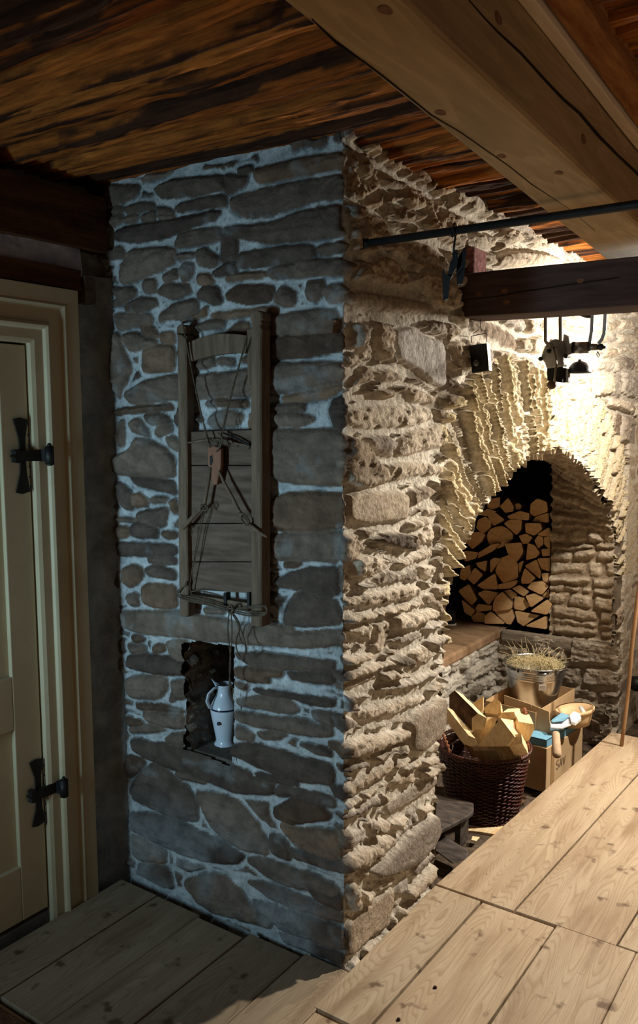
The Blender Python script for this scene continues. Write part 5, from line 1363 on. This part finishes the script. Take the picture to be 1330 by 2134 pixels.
# open cardboard box that holds the zinc bucket
ob = tray('open_cardboard_box', [Vector((-.42, 1.93, 0)), Vector((-.15, 1.90, 0)), Vector((-.11, 2.36, 0)), Vector((-.40, 2.38, 0))], .053, .085, m_card, 'open cardboard carton around the foot of the zinc bucket', 'box', .003)
mb = MB(); q_ = [C7(540, 365, 1.93), C7(700, 420, 1.915), C7(805, 462, 1.905), C7(812, 600, 1.90), C7(700, 565, 1.91), C7(545, 520, 1.925)]
V = q_+[p+Vector((.001, .004, 0)) for p in q_]; n = 6
mb.add(V, [tuple(range(n)), tuple(range(2*n-1, n-1, -1))]+[(i, i+n, (i+1) % n+n, (i+1) % n) for i in range(n)], 0, False); part(ob, 'box_flap', mb, m_card)
mb = MB(); a_, b_ = C7(700, 420, 1.9135), C7(700, 562, 1.9085); mb.tube([a_, b_], .0012, 6); part(ob, 'fold_crease', mb, m_ink)
# chip basket with newspapers
cc_ = Vector((-.012, 2.085, .052))
cb = thing('chip_basket', cc_, 'round thin-walled wooden chip basket holding newspapers beside the zinc bucket', 'basket')
mwb = Matrix.Translation(cc_) @ Matrix.Rotation(math.radians(-8), 4, 'Y')
m_chip = mat('chip_wood', (206, 172, 128), (224, 192, 150), scale=(2, 2, 9), ns=5, rough=.6, bump=.15)
mb = MB(); mb.lathe([(.0, .0), (.062, .0), (.072, .03), (.086, .075), (.088, .078), (.084, .078), (.069, .032), (.058, .005), (0, .005)], seg=40, mw=mwb @ Matrix.Scale(1.12, 4, (0, 1, 0))); part(cb, 'basket_wall', mb, m_chip)
mb = MB(); mb.lathe([(.086, .064), (.091, .066), (.093, .080), (.088, .082)], seg=40, mw=mwb @ Matrix.Scale(1.12, 4, (0, 1, 0))); part(cb, 'basket_hoop', mb, m_chip)
def sheet(name, pts, m, label, cat, group, th=.003):
    V = [Vector(p) for p in pts]; n = len(V); c_ = sum(V, Vector())/n; mb = MB(); V2 = [p+Vector((0, 0, th)) for p in V]
    mb.add(V+V2, [tuple(range(n))[::-1], tuple(range(n, 2*n))]+[(i, (i+1) % n, (i+1) % n+n, i+n) for i in range(n)], 0, False)
    return tag(mb.build(name, m, loc=c_, bevel=.001), label, cat, group)
sheet('folded_newspaper', [C7(812, 525, 1.90), C7(850, 500, 1.94), C7(905, 480, 1.98), C7(940, 505, 1.97), C7(935, 545, 1.92), C7(880, 565, 1.89), C7(815, 562, 1.87)], m_paper, 'folded newspaper spilling over the front of the chip basket', 'newspaper', None, .006)
sheet('blue_leaflet', [C7(818, 513, 1.90), C7(880, 468, 1.95), C7(930, 488, 1.96), C7(890, 518, 1.91), C7(825, 526, 1.89)], m_blue, 'light blue leaflet on top of the newspaper in the chip basket', 'leaflet', None, .002)
sheet('crumpled_newspaper', [C7(925, 500, 1.96), C7(950, 475, 1.99), C7(985, 488, 1.99), C7(995, 515, 1.97), C7(960, 545, 1.93), C7(935, 535, 1.92)], m_paper, 'crumpled newspaper at the right side of the chip basket', 'newspaper', None, .014)
o = MB(); o.tube([C7(990, 430, 2.08), C7(1012, 470, 2.07), C7(1005, 500, 2.06)], [.010, .012, .011], 14); tag(o.build('paper_roll', m_white), 'small white paper roll at the right rim of the chip basket', 'paper roll')
# turned wooden handle sticking out over the box
o = MB(); a_, b_ = C7(845, 585, 1.80), C7(852, 722, 1.715); o.tube([a_, a_.lerp(b_, .05), a_.lerp(b_, .95), b_, b_+(b_-a_)*.06], [.014, .018, .0205, .0175, .011], 24)
tag(o.build('wooden_roller', m_rust), 'round greyish wooden roller leaning over the front edge of the cardboard box', 'roller')

# ------------------------------------------------------------------ galvanised bucket with hay
BK = Vector((-.262, 2.19, .058)); HBK = .235
bu = thing('galvanised_bucket', BK, 'shiny galvanised bucket filled with hay standing in the open carton', 'bucket')
prof_ = [(0, .0), (.094, .0), (.097, .004), (.101, .02)]
def rb(z): return .099+(.156-.099)*z/HBK
prof_ += [(rb(z), z) for z in np.linspace(.03, .17, 8)]
for zc in (.180, .192, .204): prof_ += [(rb(zc-.005), zc-.005), (rb(zc)+.0028, zc), (rb(zc+.005), zc+.005)]
prof_ += [(rb(.24), .24), (rb(HBK), HBK), (rb(HBK)+.004, HBK+.002), (rb(HBK)+.003, HBK+.006), (rb(HBK)-.001, HBK+.004), (rb(HBK)-.003, HBK-.006), (rb(.1)-.003, .1), (0, .1)]
mb = MB(); mb.lathe(prof_, c=BK, seg=64); part(bu, 'bucket_body', mb, m_zinc)
for s_ in (1, -1):
    a = math.radians(160 if s_ > 0 else -20); e_ = BK+Vector((math.cos(a)*.155, math.sin(a)*.155, .225)); t_ = Vector((-math.sin(a), math.cos(a), 0)); mb = MB()
    mb.tube([e_-t_*.03, e_-t_*.026+Vector((math.cos(a), math.sin(a), 0))*.012+U_*.012, e_+t_*.026+Vector((math.cos(a), math.sin(a), 0))*.012+U_*.012, e_+t_*.03], .003, 8); part(bu, 'bucket_ear', mb, m_steel)
# sticker with small print, curved on the side
aL = math.radians(-62); mb = MB(); V = []
for i in range(6):
    a = aL+math.radians(16)*(i/5); V += [BK+Vector((math.cos(a)*(rb(.135)+.0006), math.sin(a)*(rb(.135)+.0006), .132)), BK+Vector((math.cos(a)*(rb(.165)+.0006), math.sin(a)*(rb(.165)+.0006), .166))]
mb.add(V, [(2*i, 2*i+2, 2*i+3, 2*i+1) for i in range(5)], 0, True); st_ = part(bu, 'white_sticker', mb, m_white)
mb = MB()
for zz in (.139, .145, .151, .157):
    P_ = [BK+Vector((math.cos(a)*(rb(zz)+.0012), math.sin(a)*(rb(zz)+.0012), zz)) for a in [aL+math.radians(2+12*i/5) for i in range(6)]]; mb.tube(P_, .0005, 4)
part(st_, 'small_print', mb, mat('print_grey', (110, 110, 112), ns=5, bump=0))
r_ = random.Random(9); mb = MB()
for i in range(520):
    a = r_.uniform(0, 6.283); q = math.sqrt(r_.random())*.145; c_ = BK+Vector((math.cos(a)*q, math.sin(a)*q, HBK-.035+.035*(1-(q/.15)**2)+r_.uniform(0, .02)))
    a2 = r_.uniform(0, 6.283); l_ = r_.uniform(.03, .10); el = r_.gauss(.15, .45)
    d_ = Vector((math.cos(a2)*math.cos(el), math.sin(a2)*math.cos(el), math.sin(el))); b_ = Vector((r_.gauss(0, 1), r_.gauss(0, 1), r_.gauss(.4, 1)))*.012
    p0, p1, p2 = c_-d_*l_/2, c_+b_, c_+d_*l_/2
    for p in (p0, p1, p2):
        rr_ = math.hypot(p.x-BK.x, p.y-BK.y)
        if p.z < BK.z+HBK+.004 and rr_ > .146: k_ = .146/rr_; p.x = BK.x+(p.x-BK.x)*k_; p.y = BK.y+(p.y-BK.y)*k_
        if p.z < BK.z+.105: p.z = BK.z+.105
    mb.tube([p0, p0.lerp(p1, .6), p1.lerp(p2, .4), p2], .0007, 4)
for i in range(60):
    a = r_.uniform(0, 6.283); q = r_.uniform(.02, .13); c_ = BK+Vector((math.cos(a)*q, math.sin(a)*q, HBK-.01)); an = a+r_.uniform(-1, 1); h_ = r_.uniform(.04, .10); o_ = r_.uniform(.02, .09)
    mb.tube([c_, c_+Vector((math.cos(an)*o_*.3, math.sin(an)*o_*.3, h_*.7)), c_+Vector((math.cos(an)*o_, math.sin(an)*o_, h_))], .0007, 4)
hay = mb.build('hay', m_hay); tag(hay, 'dry hay piled in the galvanised bucket', 'hay', kind='stuff')

# ------------------------------------------------------------------ dark step stool in the pit
stl = thing('step_stool', (-.28, 1.1, -.21), 'dark worn wooden step stool half hidden behind the stone pillar', 'stool')
m_st = mat('stool_wood', (50, 44, 42), (96, 86, 78), scale=(3, 9, 9), ns=4, detail=8, rough=.55, bump=.5, bs=14)
def board_poly(pts, z, th): 
    mb = MB(); n = len(pts); V = [(x, y, z) for x, y in pts]+[(x, y, z+th) for x, y in pts]
    mb.add(V, [tuple(range(n))[::-1], tuple(range(n, 2*n))]+[(i, (i+1) % n, (i+1) % n+n, i+n) for i in range(n)], 0, False); return mb
part(stl, 'stool_top', board_poly([(-.46, .93), (-.195, .95), (-.150, 1.15), (-.150, 1.20), (-.178, 1.262), (-.22, 1.275), (-.46, 1.24)], -.088, .018), m_st, bevel=.004)
mb = MB(); mb.box((-.205, 1.14, -.21), (-.18, 1.22, -.09)); part(stl, 'stool_leg', mb, m_st, bevel=.002)
mb = MB(); mb.box((-.43, .97, -.21), (-.405, 1.22, -.09)); part(stl, 'stool_leg', mb, m_st, bevel=.002)
mb = MB(); v = [at(x, y, 2, z) for x, y, z in [(905, 1728, -.12), (976, 1772, -.14), (972, 1790, -.15), (945, 1800, -.165), (905, 1770, -.15)]]; n = 5
V = [Vector(p) for p in v]; V2 = [p+Vector((-.02, .03, -.02)) for p in V]
mb.add(V+V2, [tuple(range(n)), tuple(range(2*n-1, n-1, -1))]+[(i, i+n, (i+1) % n+n, (i+1) % n) for i in range(n)], 0, False); part(stl, 'lower_step', mb, m_st, bevel=.003)
# loose bits on the pit floor
def floor_piece(name, px, z, th, m, label, cat, group=None):
    pts = [at(x, y, 2, z)[:2] for x, y in px]; c_ = np.mean(pts, 0); mb = board_poly([tuple(p) for p in pts], z-th, th)
    return tag(mb.build(name, m, loc=(c_[0], c_[1], z-th), bevel=.0015), label, cat, group)
floor_piece('offcut_board', [(965, 1708), (1062, 1704), (1050, 1720), (1030, 1738), (1000, 1733), (972, 1730)], -.215+.004, .016, m_split, 'pale offcut board lying under the wicker basket', 'board')
floor_piece('wood_chip', [(985, 1742), (1000, 1744), (992, 1752), (982, 1750)], -.19, .006, m_split, 'small wood chip on the pit floor in front of the pale offcut', 'wood chip')
mb = MB()
for i in range(9):
    p = Vector(at(1078+r_.uniform(-12, 22), 1660+r_.uniform(-16, 22), 2, -.205)); mb.lathe([(0, .012), (.008, .010), (.012, .004), (.010, 0), (0, 0)], c=p, seg=7)
tag(mb.build('bark_crumbs', m_bark), 'dark bark crumbs on the pit floor between basket and cardboard box', 'bark', kind='stuff')
c_ = at(1237, 1512, 1, 2.42)
mb = MB(); q_ = [PX(1213, 1492, 2.44), PX(1250, 1508, 2.36), PX(1252, 1532, 2.36), PX(1222, 1540, 2.40), PX(1205, 1512, 2.45)]; n = 5; V = q_+[p+Vector((-.02, .03, .0)) for p in q_]
mb.add(V, [tuple(range(n)), tuple(range(2*n-1, n-1, -1))]+[(i, i+n, (i+1) % n+n, (i+1) % n) for i in range(n)], 0, False)
tag(mb.build('plank_end', m_sled, bevel=.002), 'grey plank end leaning behind the cardboard box at the wall foot', 'plank')
# brush on the hearth ledge
bx_ = Vector(at(931, 1292, 0, -.80)); bx_.z = HZ
br_ = PX(931, 1300, 1.55)
d_ = CF; 
# stands on the hearth slab, just past the near jamb
bp = Vector(at(932, 1301, 2, HZ+.0)); 
brush = thing('black_brush', bp, 'black bristle brush with a white edge standing on the hearth slab', 'brush')
mb = MB(); mb.lathe([(0, .0), (.045, .0), (.052, .02), (.050, .06), (.040, .082), (.02, .09), (0, .09)], c=bp, seg=24, sy=.7); part(brush, 'bristles', mb, m_brist)
mb = MB(); mb.lathe([(.046, -.0), (.056, .0), (.058, .008), (.050, .010)], c=bp, seg=24, sy=.7); part(brush, 'white_rim', mb, m_white)
# walking stick at the right
mb = MB(); a_, b_ = Vector(at(1295.5, 1555, 2, .0)), None
a_.z += .004; b_ = PX(1331, 1240, 2.09); dd = b_-a_
pts = [a_+dd*t+Vector((.003*math.sin(t*6), 0, 0)) for t in np.linspace(0, 1.9, 16)]
mb.tube(pts, [.0085+.0035*t for t in np.linspace(0, 1, 16)], 12); stk = tag(mb.build('walking_stick', m_stick), 'brown wooden stick leaning at the right edge, its foot on the floorboards', 'stick')
# boots-like dark lump behind the stick, and pegs
mb = MB(); p = PX(1327, 1432, 2.9); mb.lathe([(0, .06), (.03, .055), (.045, .03), (.045, 0), (.02, -.02), (0, -.02)], c=p, seg=16)
tag(mb.build('iron_pot', m_black), 'black round iron pot edge showing behind the stick at the right border', 'pot')
for i, (x, y) in enumerate(((912, 2059), (836, 2126))):
    p = Vector(at(x-5, y, 2, 0)); mb = MB(); mb.lathe([(0, .006), (.004, .005), (.0055, .0015), (.005, 0), (0, 0)], c=p, seg=8)
    tag(mb.build('dirt_crumb', mat('crumb', (60, 22, 26), (34, 28, 20), ns=30)), ['dark red crumb on the floorboard in front of the pillar', 'dark crumb on the floorboard at the lower picture edge'][i], 'crumb')
# corner of a coarse mat beside the door
m_mat = mat('coir', (86, 56, 38), (140, 96, 66), ns=60, detail=8, rough=.95, bump=1, bs=140, bdist=.01)
P0, U, V = plane_grid((-.84, -1.15, .006), (1, 0, 0), (0, 1, 0), 130, 130, .36, .50)
P0[..., 2] += .006*np.abs(fbm(U*60, V*60, 99, 3))
mm_ = grid_mesh('coir_mat', P0, None, np.ones(P0.shape), m_mat); sk = mm_.modifiers.new('thick', 'SOLIDIFY'); sk.thickness = .006
tag(mm_, 'corner of a coarse reddish-brown mat on the floor at the lower left picture edge', 'mat')
